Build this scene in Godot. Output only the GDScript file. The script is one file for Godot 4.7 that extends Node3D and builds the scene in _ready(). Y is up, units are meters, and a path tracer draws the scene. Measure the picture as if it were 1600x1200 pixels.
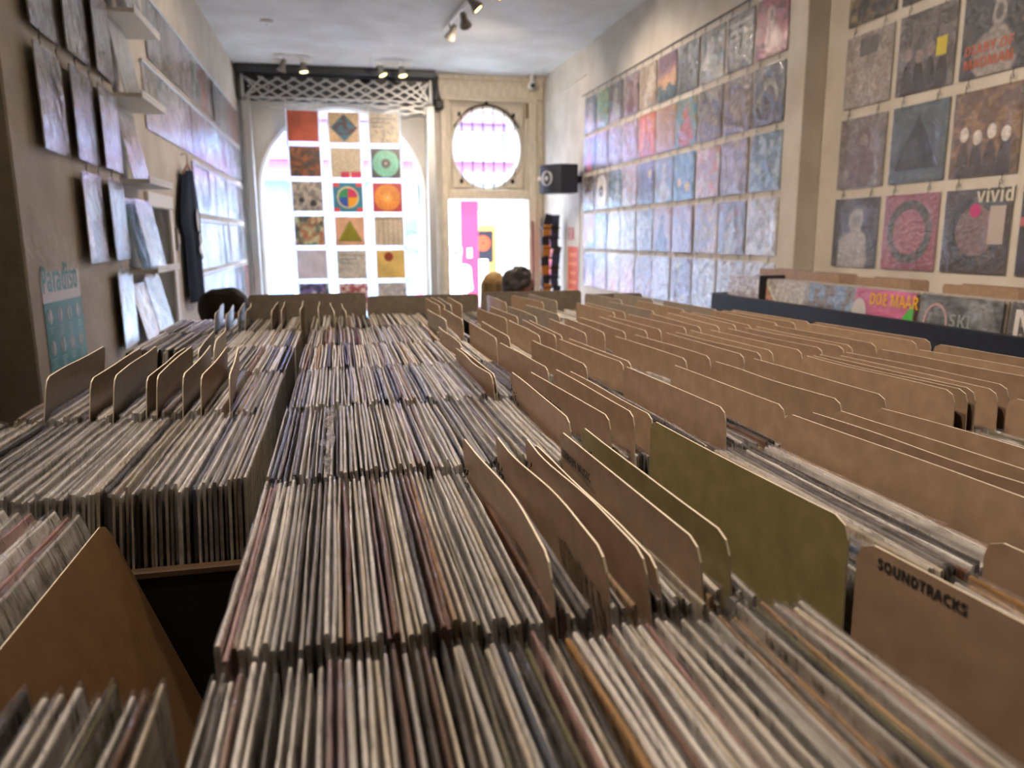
extends Node3D
# A record shop seen along its racks towards the shop window.
# Positions are written as (x to the right, y above eye level, z forward along the shop) and turned by P() into the world.

const EYE := 1.75
const LAMP_POWER := 0.8
const ROW_NEAR := 0.428
const ROW_STEP := 0.334
const SLEEVE := 0.315

var rng := RandomNumberGenerator.new()
var used := {}
var mats := {}
var tex := {}


static func P(x: float, y: float, z: float) -> Vector3:
	return Vector3(x, y + EYE, -z)


func row_near(k: int) -> float:
	return ROW_NEAR + ROW_STEP * (k - 2)


# ------------------------------------------------------------------ mesh builder
class MB:
	var v := PackedVector3Array()
	var n := PackedVector3Array()
	var uv := PackedVector2Array()
	var col := PackedColorArray()
	var idx := PackedInt32Array()
	var c := Color.WHITE
	var has_uv := false
	var has_col := false

	func paint(k: Color) -> MB:
		c = k.srgb_to_linear()
		has_col = true
		return self

	func vert(p: Vector3, nn: Vector3, t := Vector2.ZERO) -> int:
		v.append(p); n.append(nn); uv.append(t); col.append(c)
		return v.size() - 1

	# corners counter-clockwise when seen from outside
	func quad(a: Vector3, b: Vector3, d: Vector3, e: Vector3, ua := Vector2(0, 1), ub := Vector2(1, 1), ud := Vector2(1, 0), ue := Vector2(0, 0)) -> void:
		var nn := (b - a).cross(d - a)
		if nn.length_squared() < 1e-16:
			nn = (d - a).cross(e - a)
		nn = nn.normalized()
		var i := v.size()
		vert(a, nn, ua); vert(b, nn, ub); vert(d, nn, ud); vert(e, nn, ue)
		idx.append_array(PackedInt32Array([i, i + 2, i + 1, i, i + 3, i + 2]))

	func tri(a: Vector3, b: Vector3, d: Vector3) -> void:
		var nn := (b - a).cross(d - a).normalized()
		var i := v.size()
		vert(a, nn); vert(b, nn); vert(d, nn)
		idx.append_array(PackedInt32Array([i, i + 2, i + 1]))

	func box(o: Vector3, s: Vector3, bev := 0.0, xf := Transform3D()) -> MB:
		var h := s / 2.0
		var b: float = minf(bev, minf(h.x, minf(h.y, h.z)) * 0.9)
		if b <= 0.0:
			for ax in 3:
				for sg in [-1.0, 1.0]:
					var q := face(ax, sg, h, 0.0)
					quad(xf * (o + q[0]), xf * (o + q[1]), xf * (o + q[2]), xf * (o + q[3]))
			return self
		for ax in 3:
			for sg in [-1.0, 1.0]:
				var q := face(ax, sg, h, b)
				quad(xf * (o + q[0]), xf * (o + q[1]), xf * (o + q[2]), xf * (o + q[3]))
		# edges
		for ax in 3:
			var a1 := (ax + 1) % 3
			var a2 := (ax + 2) % 3
			for s1 in [-1.0, 1.0]:
				for s2 in [-1.0, 1.0]:
					var p := [Vector3(), Vector3(), Vector3(), Vector3()]
					for k in 4:
						var w := Vector3()
						w[ax] = (h[ax] - b) * (-1.0 if k in [0, 3] else 1.0)
						w[a1] = s1 * (h[a1] if k < 2 else h[a1] - b)
						w[a2] = s2 * (h[a2] - b if k < 2 else h[a2])
						p[k] = w
					var nn: Vector3 = (p[1] - p[0]).cross(p[2] - p[0])
					var outw := Vector3(); outw[a1] = s1; outw[a2] = s2
					if nn.dot(outw) < 0.0:
						p.reverse()
					quad(xf * (o + p[0]), xf * (o + p[1]), xf * (o + p[2]), xf * (o + p[3]))
		for sx in [-1.0, 1.0]:
			for sy in [-1.0, 1.0]:
				for sz in [-1.0, 1.0]:
					var p0 := Vector3(sx * h.x, sy * (h.y - b), sz * (h.z - b))
					var p1 := Vector3(sx * (h.x - b), sy * h.y, sz * (h.z - b))
					var p2 := Vector3(sx * (h.x - b), sy * (h.y - b), sz * h.z)
					if (p1 - p0).cross(p2 - p0).dot(Vector3(sx, sy, sz)) < 0.0:
						var sw := p1; p1 = p2; p2 = sw
					tri(xf * (o + p0), xf * (o + p1), xf * (o + p2))
		return self

	func face(ax: int, sg: float, h: Vector3, b: float) -> Array:
		var a1 := (ax + 1) % 3
		var a2 := (ax + 2) % 3
		var out := []
		for k in 4:
			var w := Vector3()
			w[ax] = sg * h[ax]
			w[a1] = (h[a1] - b) * [-1.0, 1.0, 1.0, -1.0][k]
			w[a2] = (h[a2] - b) * [-1.0, -1.0, 1.0, 1.0][k]
			out.append(w)
		if sg < 0.0:
			out.reverse()
		return out

	# rows of points; normals smooth; flip turns the sheet over
	func grid(rows: Array, flip := false, tile := Vector2.ONE) -> MB:
		var r := rows.size()
		var m: int = rows[0].size()
		var base := v.size()
		for i in r:
			for j in m:
				var du: Vector3 = rows[i][mini(j + 1, m - 1)] - rows[i][maxi(j - 1, 0)]
				var dv: Vector3 = rows[mini(i + 1, r - 1)][j] - rows[maxi(i - 1, 0)][j]
				if m > 3 and (j == 0 or j == m - 1) and rows[i][0].distance_to(rows[i][m - 1]) < 1e-5:
					du = rows[i][1] - rows[i][m - 2]
				var nn := du.cross(dv)
				if nn.length_squared() < 1e-16:
					var i2 := clampi(i, 1, r - 2) if r > 2 else i
					du = rows[i2][mini(j + 1, m - 1)] - rows[i2][maxi(j - 1, 0)]
					nn = du.cross(dv)
				nn = nn.normalized()
				vert(rows[i][j], -nn if flip else nn, Vector2(float(j) / (m - 1), 1.0 - float(i) / (r - 1)) * tile)
		for i in r - 1:
			for j in m - 1:
				var a := base + i * m + j
				var b := a + 1
				var d := a + m + 1
				var e := a + m
				if flip:
					idx.append_array(PackedInt32Array([a, b, d, a, d, e]))
				else:
					idx.append_array(PackedInt32Array([a, d, b, a, e, d]))
		return self

	func tube(path: PackedVector3Array, r: float, sides := 8, caps := true) -> MB:
		var rows := []
		var ref := Vector3.UP
		for i in path.size():
			var t: Vector3 = (path[mini(i + 1, path.size() - 1)] - path[maxi(i - 1, 0)]).normalized()
			if absf(t.dot(ref)) > 0.95:
				ref = Vector3.RIGHT if absf(t.x) < 0.9 else Vector3.BACK
			var a := t.cross(ref).normalized()
			var b := t.cross(a).normalized()
			ref = -b
			var ring := PackedVector3Array()
			for k in sides + 1:
				var g := TAU * k / sides
				ring.append(path[i] + (a * cos(g) + b * sin(g)) * r)
			rows.append(ring)
		grid(rows, true)
		if caps:
			for e in [0, path.size() - 1]:
				for k in sides:
					if e == 0:
						tri(path[e], rows[e][k], rows[e][k + 1])
					else:
						tri(path[e], rows[e][k + 1], rows[e][k])
		return self

	# profile of (radius, height), from bottom to top
	func lathe(prof: PackedVector2Array, sides := 16, xf := Transform3D()) -> MB:
		var rows := []
		for p in prof:
			var ring := PackedVector3Array()
			for k in sides + 1:
				var g := TAU * k / sides
				ring.append(xf * Vector3(cos(g) * p.x, p.y, sin(g) * p.x))
			rows.append(ring)
		grid(rows, true)
		return self

	# flat outline in x, y (counter-clockwise), pushed along z from -d/2 to d/2
	func prism(poly: PackedVector2Array, d: float, xf := Transform3D()) -> MB:
		var t := Geometry2D.triangulate_polygon(poly)
		for k in range(0, t.size(), 3):
			var a := poly[t[k]]
			var b := poly[t[k + 1]]
			var e := poly[t[k + 2]]
			if (b - a).cross(e - a) < 0.0:
				var sw := b; b = e; e = sw
			tri(xf * Vector3(a.x, a.y, d / 2), xf * Vector3(b.x, b.y, d / 2), xf * Vector3(e.x, e.y, d / 2))
			tri(xf * Vector3(a.x, a.y, -d / 2), xf * Vector3(e.x, e.y, -d / 2), xf * Vector3(b.x, b.y, -d / 2))
		for k in poly.size():
			var a := poly[k]
			var b := poly[(k + 1) % poly.size()]
			quad(xf * Vector3(a.x, a.y, -d / 2), xf * Vector3(b.x, b.y, -d / 2), xf * Vector3(b.x, b.y, d / 2), xf * Vector3(a.x, a.y, d / 2))
		return self

	func add(o: MB, xf: Transform3D, k: Variant = null) -> MB:
		var base := v.size()
		for i in o.v.size():
			v.append(xf * o.v[i])
			n.append((xf.basis * o.n[i]).normalized())
			uv.append(o.uv[i])
			col.append(o.col[i] if k == null else k)
		if k != null:
			has_col = true
		for i in o.idx:
			idx.append(base + i)
		return self

	func arrays() -> Array:
		var a := []
		a.resize(Mesh.ARRAY_MAX)
		a[Mesh.ARRAY_VERTEX] = v
		a[Mesh.ARRAY_NORMAL] = n
		a[Mesh.ARRAY_TEX_UV] = uv
		if has_col:
			a[Mesh.ARRAY_COLOR] = col
		a[Mesh.ARRAY_INDEX] = idx
		return a

	func mesh(m: Material = null) -> ArrayMesh:
		var am := ArrayMesh.new()
		am.add_surface_from_arrays(Mesh.PRIMITIVE_TRIANGLES, arrays())
		if m:
			am.surface_set_material(0, m)
		return am


# ------------------------------------------------------------------ scene tree helpers
func numbered(called: String) -> String:
	var k: int = used.get(called, 0)
	used[called] = k + 1
	return called if k == 0 else "%s_%03d" % [called, k]


func tag(o: Node, label: String, category := "", group := "", kind := "") -> Node:
	if label: o.set_meta("label", label)
	if category: o.set_meta("category", category)
	if group: o.set_meta("group", group)
	if kind: o.set_meta("kind", kind)
	return o


func thing(called: String, label: String, category: String, at := Vector3.ZERO, group := "") -> Node3D:
	var o := Node3D.new()
	o.name = numbered(called)
	add_child(o)
	o.position = at
	tag(o, label, category, group)
	return o


func part(called: String, m: Mesh, mat: Material, parent: Node, xf := Transform3D(), label := "") -> MeshInstance3D:
	var o := MeshInstance3D.new()
	o.name = called
	o.mesh = m
	if mat:
		o.material_override = null
		for k in m.get_surface_count():
			o.set_surface_override_material(k, mat)
	o.transform = xf
	parent.add_child(o, true)
	if label: o.set_meta("label", label)
	return o


func struct(called: String, m: Mesh, mat: Material, parent: Node = self) -> MeshInstance3D:
	var o := part(called, m, mat, parent)
	if parent == self:
		o.set_meta("kind", "structure")
	return o


func at(p: Vector3) -> Transform3D:
	return Transform3D(Basis(), p)


# ------------------------------------------------------------------ materials
func noise_tex(key: String, size: int, freq: float, type: int, lo: Color, hi: Color, normal := 0.0, fractal := FastNoiseLite.FRACTAL_FBM, warp := 0.0, octaves := 4) -> Texture2D:
	if tex.has(key):
		return tex[key]
	var f := FastNoiseLite.new()
	f.noise_type = type
	f.frequency = freq
	f.fractal_type = fractal
	f.fractal_octaves = octaves
	f.seed = key.hash() & 0xffff
	if warp > 0.0:
		f.domain_warp_enabled = true
		f.domain_warp_amplitude = warp
		f.domain_warp_frequency = freq * 1.3
	var t := NoiseTexture2D.new()
	t.width = size
	t.height = size
	t.seamless = true
	t.noise = f
	if normal > 0.0:
		t.as_normal_map = true
		t.bump_strength = normal
	else:
		var g := Gradient.new()
		g.set_color(0, lo)
		g.set_color(1, hi)
		t.color_ramp = g
	tex[key] = t
	return t


func mat(key: String, hex: String, rough := 0.7, metal := 0.0, spec := 0.5) -> StandardMaterial3D:
	if mats.has(key):
		return mats[key]
	var m := StandardMaterial3D.new()
	m.resource_name = key
	m.albedo_color = Color(hex)
	m.roughness = rough
	m.metallic = metal
	m.metallic_specular = spec
	mats[key] = m
	return m


func grained(key: String, hex: String, rough: float, t: Texture2D, scale: Vector3, bump: Texture2D = null, bump_scale := 1.0) -> StandardMaterial3D:
	var fresh := not mats.has(key)
	var m := mat(key, hex, rough)
	if fresh:
		m.albedo_texture = t
		m.uv1_triplanar = true
		m.uv1_world_triplanar = true
		m.uv1_scale = scale
		if bump:
			m.normal_enabled = true
			m.normal_texture = bump
			m.normal_scale = bump_scale
	return m


func make_materials() -> void:
	var S := FastNoiseLite.TYPE_SIMPLEX_SMOOTH
	var paper := noise_tex("paper", 512, 0.02, S, Color(0.86, 0.86, 0.86), Color(1, 1, 1))
	var blotch := noise_tex("blotch", 512, 0.006, S, Color(0.88, 0.87, 0.85), Color(1, 1, 1))
	var streak := noise_tex("streak", 512, 0.012, S, Color(0.74, 0.73, 0.72), Color(1, 1, 1), 0.0, FastNoiseLite.FRACTAL_FBM, 0.0, 5)
	var plaster := noise_tex("plaster", 512, 0.03, S, Color.BLACK, Color.WHITE, 3.0)
	noise_tex("crinkle", 512, 0.0065, S, Color.BLACK, Color.WHITE, 14.0, FastNoiseLite.FRACTAL_RIDGED, 45.0, 3)
	noise_tex("crinkle_fine", 512, 0.014, S, Color.BLACK, Color.WHITE, 7.0, FastNoiseLite.FRACTAL_RIDGED, 30.0, 3)
	grained("wall_paint", "d9d3c7", 0.75, blotch, Vector3.ONE * 0.7, plaster, 0.25)
	grained("wall_left_paint", "d9d3c7", 0.75, blotch, Vector3.ONE * 0.7, plaster, 0.25)
	grained("pier_paint", "d9d3c7", 0.7, blotch, Vector3.ONE * 0.9, plaster, 0.35)
	grained("ceiling_paint", "e4e5e4", 0.85, blotch, Vector3.ONE * 0.5, plaster, 0.15)
	grained("front_paint", "d2ccbe", 0.7, blotch, Vector3.ONE * 0.8, plaster, 0.3)
	grained("cream_wood", "e2d8c2", 0.45, paper, Vector3(3, 0.6, 3))
	grained("floor_boards", "6b5440", 0.55, streak, Vector3(6, 6, 0.7))
	grained("black_board", "16181f", 0.6, streak, Vector3(3, 3, 3))
	grained("blue_black_board", "1d2430", 0.42, streak, Vector3(3, 3, 3))
	grained("ply_edge", "6a5137", 0.65, streak, Vector3(2, 30, 2))
	grained("card_tan", "a68c74", 0.38, paper, Vector3.ONE * 3.0)
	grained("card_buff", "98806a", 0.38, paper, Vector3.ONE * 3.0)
	grained("card_olive", "857a52", 0.5, paper, Vector3.ONE * 3.0)
	grained("card_pink", "9c826e", 0.38, paper, Vector3.ONE * 3.0)
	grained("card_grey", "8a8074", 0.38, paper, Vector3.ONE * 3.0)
	grained("card_brown", "7f5f3c", 0.6, paper, Vector3.ONE * 3.0)  # brown made darker, with the shade it leans in put into the colour
	mat("lit_card_edge", "eadfc8", 0.6)  # card edges, same paper, painted paler for the light from above
	mat("steel", "b4b6b4", 0.4, 0.35)
	mat("dark_steel", "4c4e50", 0.45, 0.7)
	mat("wire", "2b2a29", 0.4, 0.8)
	mat("white_paint", "e9e8e4", 0.5)
	mat("black_plastic", "1c1e22", 0.5)
	mat("ink", "1d1a18", 0.8)
	mat("lamp_grey", "8c8a84", 0.45, 0.4)
	var p := mat("plastic", "ffffff", 0.07, 0.0, 0.7)
	p.transparency = BaseMaterial3D.TRANSPARENCY_ALPHA
	p.albedo_color.a = 0.04
	p.normal_enabled = true
	p.normal_texture = tex["crinkle"]
	p.normal_scale = 0.22
	var q := mat("plastic_rim", "ffffff", 0.12, 0.0, 0.75)
	q.transparency = BaseMaterial3D.TRANSPARENCY_ALPHA
	q.albedo_color.a = 0.03
	q.normal_enabled = true
	q.normal_texture = tex["crinkle_fine"]
	q.normal_scale = 1.0
	q.uv1_scale = Vector3(1.0, 1.0, 1)
	var g := mat("pane", "ffffff", 0.02, 0.0, 0.5)
	g.transparency = BaseMaterial3D.TRANSPARENCY_ALPHA
	g.albedo_color.a = 0.03


func _ready() -> void:
	# camera
	var yaw := 0.2206
	var pitch := 0.1902
	var roll := 0.0061
	var r0 := Vector3(cos(yaw), 0, sin(yaw))
	var u0 := Vector3(sin(pitch) * sin(yaw), cos(pitch), -sin(pitch) * cos(yaw))
	var fw := Vector3(cos(pitch) * sin(yaw), -sin(pitch), -cos(pitch) * cos(yaw))
	var cam := Camera3D.new()
	cam.name = "camera"
	cam.fov = rad_to_deg(2.0 * atan(600.0 / 1192.6))
	cam.near = 0.02
	cam.far = 200.0
	var att := CameraAttributesPhysical.new()
	att.frustum_focal_length = 12.0 / (600.0 / 1192.6)
	att.exposure_aperture = 6.3
	att.frustum_focus_distance = 0.85
	att.frustum_near = 0.02
	att.frustum_far = 200.0
	cam.attributes = att
	cam.transform = Transform3D(Basis(r0 * cos(roll) - u0 * sin(roll), r0 * sin(roll) + u0 * cos(roll), -fw), Vector3(0, EYE, 0))
	add_child(cam)
	cam.current = true
	# sky and exposure
	var env := Environment.new()
	env.background_mode = Environment.BG_SKY
	var sm := ProceduralSkyMaterial.new()
	sm.sky_top_color = Color(0.78, 0.88, 1.0)
	sm.sky_horizon_color = Color(0.96, 0.98, 1.0)
	sm.sky_curve = 0.3
	sm.ground_bottom_color = Color(0.45, 0.44, 0.42)
	sm.ground_horizon_color = Color(0.6, 0.6, 0.6)
	sm.energy_multiplier = 20.0
	var sky := Sky.new()
	sky.sky_material = sm
	env.sky = sky
	env.tonemap_mode = Environment.TONE_MAPPER_LINEAR
	env.tonemap_exposure = 2.3
	env.sdfgi_enabled = true
	env.ssao_enabled = true
	env.ssil_enabled = true
	var we := WorldEnvironment.new()
	we.name = "world"
	we.environment = env
	add_child(we)
	var sun := DirectionalLight3D.new()
	sun.name = "sun"
	sun.light_energy = 4.0
	sun.light_color = Color(1.0, 0.95, 0.88)
	sun.light_angular_distance = 1.0
	sun.shadow_enabled = true
	sun.rotation = Vector3(deg_to_rad(-60), deg_to_rad(65), 0)
	add_child(sun)
	make_materials()
	build_room()
	build_front()
	build_street()
	build_racks()
	build_cards()
	build_records()
	build_wall_records()
	build_left_side()
	build_shelf()
	build_lamps()
	build_small_things()
	build_people()


# ------------------------------------------------------------------ racks, records and divider cards
const RACKS := [[-0.53, -0.092], [-0.084, 0.352], [0.353, 0.708], [0.710, 1.06]]
const RACK_TOP := -0.315
const REC_TOP := -0.236
# row, x of the near end, x of the far end, top below eye level
const CARDS := [
	[1, 0.344, 0.324, 0.194], [1, 0.434, 0.424, 0.202],
	[2, 0.122, 0.114, 0.197], [2, 0.159, 0.148, 0.197], [2, 0.186, 0.179, 0.201], [2, 0.193, 0.188, 0.209], [2, 0.222, 0.217, 0.197], [2, 0.243, 0.241, 0.194], [2, 0.333, 0.319, 0.192],
	[2, 0.492, 0.478, 0.193], [2, 0.520, 0.506, 0.192], [2, 0.555, 0.541, 0.192], [2, 0.606, 0.592, 0.192], [2, 0.788, 0.778, 0.191],
	[3, 0.235, 0.239, 0.193], [3, 0.281, 0.267, 0.193], [3, 0.309, 0.305, 0.191], [3, 0.331, 0.328, 0.195], [3, 0.419, 0.415, 0.192], [3, 0.493, 0.493, 0.193], [3, 0.565, 0.560, 0.190],
	[3, 0.627, 0.625, 0.188], [3, 0.724, 0.716, 0.187], [3, 0.741, 0.726, 0.187], [3, 0.752, 0.741, 0.186], [3, 0.786, 0.778, 0.189], [3, 0.802, 0.789, 0.184], [3, 0.869, 0.855, 0.182], [3, 0.938, 0.924, 0.185], [3, 0.976, 0.962, 0.178],
	[4, -0.383, -0.393, 0.179], [4, -0.329, -0.337, 0.183], [4, -0.301, -0.311, 0.181], [4, -0.259, -0.264, 0.185], [4, -0.247, -0.254, 0.183], [4, -0.214, -0.224, 0.182], [4, -0.191, -0.197, 0.185], [4, -0.154, -0.178, 0.187],
	[4, 0.215, 0.208, 0.202], [4, 0.221, 0.215, 0.202], [4, 0.304, 0.292, 0.195], [4, 0.366, 0.356, 0.193], [4, 0.425, 0.408, 0.192], [4, 0.437, 0.426, 0.192], [4, 0.530, 0.520, 0.191], [4, 0.571, 0.560, 0.189],
	[4, 0.630, 0.628, 0.188], [4, 0.660, 0.645, 0.187], [4, 0.682, 0.679, 0.184], [4, 0.734, 0.722, 0.185], [4, 0.770, 0.759, 0.183], [4, 0.812, 0.796, 0.182], [4, 0.828, 0.822, 0.181], [4, 0.873, 0.861, 0.179], [4, 0.951, 0.937, 0.178], [4, 0.977, 0.957, 0.176],
	[5, -0.250, -0.267, 0.195], [5, -0.225, -0.243, 0.192], [5, 0.224, 0.218, 0.200], [5, 0.292, 0.290, 0.192], [5, 0.318, 0.318, 0.191], [5, 0.380, 0.383, 0.190], [5, 0.410, 0.417, 0.190], [5, 0.425, 0.432, 0.191], [5, 0.474, 0.479, 0.189], [5, 0.512, 0.520, 0.189],
	[5, 0.556, 0.555, 0.188], [5, 0.603, 0.604, 0.188], [5, 0.633, 0.626, 0.186], [5, 0.687, 0.675, 0.184], [5, 0.720, 0.737, 0.184], [5, 0.760, 0.779, 0.184], [5, 0.798, 0.815, 0.182], [5, 0.834, 0.845, 0.184], [5, 0.893, 0.900, 0.181], [5, 0.936, 0.925, 0.181], [5, 0.971, 0.953, 0.180],
	[6, 0.240, 0.228, 0.190], [6, 0.279, 0.272, 0.189], [6, 0.385, 0.368, 0.190], [6, 0.412, 0.404, 0.187], [6, 0.459, 0.456, 0.188], [6, 0.516, 0.504, 0.185], [6, 0.656, 0.654, 0.183], [6, 0.683, 0.680, 0.183], [6, 0.76, 0.75, 0.182], [6, 0.84, 0.835, 0.181], [6, 0.93, 0.92, 0.183],
	[7, -0.316, -0.338, 0.191], [7, -0.290, -0.310, 0.195], [7, -0.260, -0.279, 0.189], [7, -0.242, -0.259, 0.190], [7, -0.177, -0.181, 0.187], [7, -0.151, -0.159, 0.187], [7, -0.103, -0.108, 0.185], [7, -0.058, -0.061, 0.189], [7, -0.016, -0.029, 0.193], [7, 0.014, 0.003, 0.196],
	[7, 0.268, 0.262, 0.185], [7, 0.282, 0.280, 0.184], [7, 0.300, 0.300, 0.184], [7, 0.330, 0.332, 0.184], [7, 0.458, 0.461, 0.181], [7, 0.564, 0.540, 0.182], [7, 0.604, 0.596, 0.180], [7, 0.80, 0.79, 0.182], [7, 0.9, 0.89, 0.182],
]
# rack, row, first x, last x, lean of the tops at either end in degrees (towards +x), step between records
const BINS := [
	[1, 1, -0.078, 0.288, -6.0, 12.0, 0.0053], [1, 2, -0.078, 0.264, -3.5, 7.0, 0.0046], [0, 3, -0.455, -0.098, -9.0, -1.0, 0.0049],
	[2, 2, 0.356, 0.474, 3.0, 6.0, 0.0046], [0, 2, -0.42, -0.242, -25.0, -20.5, 0.0105], [0, 1, -0.22, -0.103, -10.0, -2.5, 0.0088],
	[1, 3, -0.078, 0.336, -2.0, 7.0, 0.0048], [0, 4, -0.425, -0.1, -6.0, -1.0, 0.0048], [1, 4, -0.078, 0.282, -2.0, 7.0, 0.0049],
	[0, 5, -0.33, -0.1, -4.0, -1.0, 0.0049], [1, 5, -0.078, 0.285, -2.0, 6.0, 0.0049], [0, 6, -0.455, -0.1, -7.0, -1.0, 0.0049],
	[1, 6, -0.078, 0.30, -2.0, 6.0, 0.0049], [0, 7, -0.455, -0.1, -6.0, -1.0, 0.0049], [1, 7, -0.078, 0.255, -2.0, 6.0, 0.0049],
	[2, 1, 0.36, 0.62, 0.0, 5.0, 0.0055], [2, 3, 0.356, 0.69, 0.0, 5.0, 0.0058], [3, 3, 0.72, 1.04, 0.0, 5.0, 0.0058], [3, 2, 0.72, 0.95, 0.0, 5.0, 0.006],
	[2, 4, 0.356, 0.69, 0.0, 4.0, 0.0058], [3, 4, 0.72, 1.04, 0.0, 4.0, 0.0058], [2, 5, 0.356, 0.69, 0.0, 4.0, 0.0058], [3, 5, 0.72, 1.04, 0.0, 4.0, 0.0058],
	[2, 6, 0.356, 0.69, 0.0, 4.0, 0.0058], [3, 6, 0.72, 1.04, 0.0, 4.0, 0.0058], [2, 7, 0.356, 0.69, 0.0, 4.0, 0.0058], [3, 7, 0.72, 1.04, 0.0, 4.0, 0.0058],
]
const EDGE_COLOURS := [
	["white", "eceae6", 17], ["ivory", "dcd7ce", 12], ["cream", "d0c6b4", 9], ["pale grey", "bdbab6", 12], ["grey", "908c89", 6], ["charcoal", "474443", 6], ["black", "211f20", 7],
	["tan", "b0926c", 4], ["brown", "6d4a35", 4], ["ochre", "ab824a", 2], ["red", "8e2b31", 1], ["pink", "b08a86", 2], ["slate blue", "4f5d75", 3], ["olive", "6e6a4c", 2], ["mauve", "8d7378", 3],
]


func rack_part(t: Node3D, called: String, x0: float, x1: float, y0: float, y1: float, z0: float, z1: float, m: Material) -> void:
	var mb := MB.new()
	mb.box(Vector3.ZERO, Vector3(x1 - x0, y1 - y0, z1 - z0), 0.0015)
	part(called, mb.mesh(), m, t, at(P((x0 + x1) / 2, (y0 + y1) / 2, (z0 + z1) / 2) - t.position))


func nth(k: int) -> String:
	return ["", "first", "second", "third", "fourth", "fifth", "sixth", "seventh", "eighth", "ninth", "tenth", "eleventh", "twelfth", "thirteenth", "fourteenth", "fifteenth", "sixteenth", "seventeenth", "eighteenth", "nineteenth", "twentieth"][k]


func build_racks() -> void:
	var names := ["along the left side", "beside the left rack", "under the rows of tan cards", "next to the wall shelf"]
	var board: Material = mats["black_board"]
	for r in 4:
		var x0: float = RACKS[r][0]
		var x1: float = RACKS[r][1]
		var z0 := row_near(1) - 0.012
		var z1 := row_near(8) + 0.006
		var t := thing("record_rack", "long black wooden record rack " + names[r], "rack", P((x0 + x1) / 2, -EYE + 0.55, (z0 + z1) / 2), "black record racks")
		rack_part(t, "side_panel", x0, x0 + 0.004, -0.62, RACK_TOP, z0, z1, board)
		rack_part(t, "side_panel", x1 - 0.004, x1, -0.62, RACK_TOP, z0, z1, board)
		rack_part(t, "bottom_board", x0 + 0.004, x1 - 0.004, -0.575, -0.56, z0, z1, board)
		for k in range(1, 9):
			var zc := row_near(k) - 0.007
			rack_part(t, "cross_board", x0 + 0.004, x1 - 0.004, -0.56, RACK_TOP - 0.008, zc - 0.0045, zc + 0.0045, board)
			if r == 0 and k == 3:
				rack_part(t, "top_strip", x0 + 0.004, x1 - 0.004, RACK_TOP - 0.008, RACK_TOP, zc - 0.006, zc + 0.006, mats["ply_edge"])
		rack_part(t, "base_cabinet", x0 + 0.02, x1 - 0.02, -EYE + 0.56, -0.575, z0 + 0.04, z1 - 0.04, board)
		rack_part(t, "plinth", x0 + 0.03, x1 - 0.03, -EYE + 0.5, -EYE + 0.56, z0 + 0.06, z1 - 0.06, board)
	# tall end boards behind the last row
	var ends := [[-0.274, 0.08, 0.168], [0.084, 0.441, 0.18], [0.452, 0.79, 0.176], [0.815, 1.01, 0.19]]
	var where := ["left rack", "rack beside the left rack", "rack of tan cards", "rack next to the wall shelf"]
	for k in 4:
		var e: Array = ends[k]
		var mb := MB.new()
		mb.prism(rounded(e[1] - e[0], 0.38, 0.012), 0.004)
		var o := part(numbered("end_board"), mb.mesh(), mats["card_grey"], self, at(P((e[0] + e[1]) / 2, -e[2] - 0.38, 2.452 + k * 0.003)))
		tag(o, "wide grey-brown board closing the far end of the " + where[k], "board", "end boards of the racks")


# upright card outline: x from -w/2 to w/2, y from 0 to h, top corners rounded
func rounded(w: float, h: float, r: float) -> PackedVector2Array:
	var p := PackedVector2Array([Vector2(-w / 2, 0), Vector2(w / 2, 0)])
	for k in 5:
		var a := PI / 2 * k / 4.0
		p.append(Vector2(w / 2 - r + r * cos(a), h - r + r * sin(a)))
	for k in 5:
		var a := PI / 2 + PI / 2 * k / 4.0
		p.append(Vector2(-w / 2 + r + r * cos(a), h - r + r * sin(a)))
	return p


# a thin bent card in the plane x = 0; its near end at z = 0, far end at z = -w; base at y = 0
func card_mesh(w: float, h: float, bend: float, wob: float, ph: float, skew: float, face: Material) -> ArrayMesh:
	var mb := MB.new()
	var nz := 14
	var t := 0.0007
	var r := 0.014
	var rows_l := []
	var rows_r := []
	for i in nz + 1:
		var s := float(i) / nz
		if i == 1: s = 0.012
		if i == 2: s = 0.045
		if i == nz - 1: s = 0.988
		if i == nz - 2: s = 0.955
		var z := -w * s
		var d: float = minf(s, 1.0 - s) * w
		var top := h
		if d < r:
			top = h - r + sqrt(maxf(0.0, r * r - (r - d) * (r - d)))
		var a := PackedVector3Array()
		var b := PackedVector3Array()
		for k in 4:
			var y: float = top * [0.0, 0.6, 0.85, 1.0][k]
			var lift: float = pow(y / h, 2.0)
			var x: float = skew * s + (bend * sin(PI * s) + wob * sin(TAU * s * 1.3 + ph)) * lift
			a.append(Vector3(x - t, y, z))
			b.append(Vector3(x + t, y, z))
		rows_l.append(a)
		rows_r.append(b)
	mb.grid(rows_l, false)
	mb.grid(rows_r, true)
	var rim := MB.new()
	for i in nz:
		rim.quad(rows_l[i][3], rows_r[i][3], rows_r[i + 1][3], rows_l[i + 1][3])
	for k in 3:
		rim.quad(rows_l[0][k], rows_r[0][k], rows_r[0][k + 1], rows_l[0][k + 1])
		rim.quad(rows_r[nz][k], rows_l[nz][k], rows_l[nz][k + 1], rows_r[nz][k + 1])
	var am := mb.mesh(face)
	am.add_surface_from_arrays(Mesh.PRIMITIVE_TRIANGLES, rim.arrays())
	am.surface_set_material(1, mats["lit_card_edge"])
	return am


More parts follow.
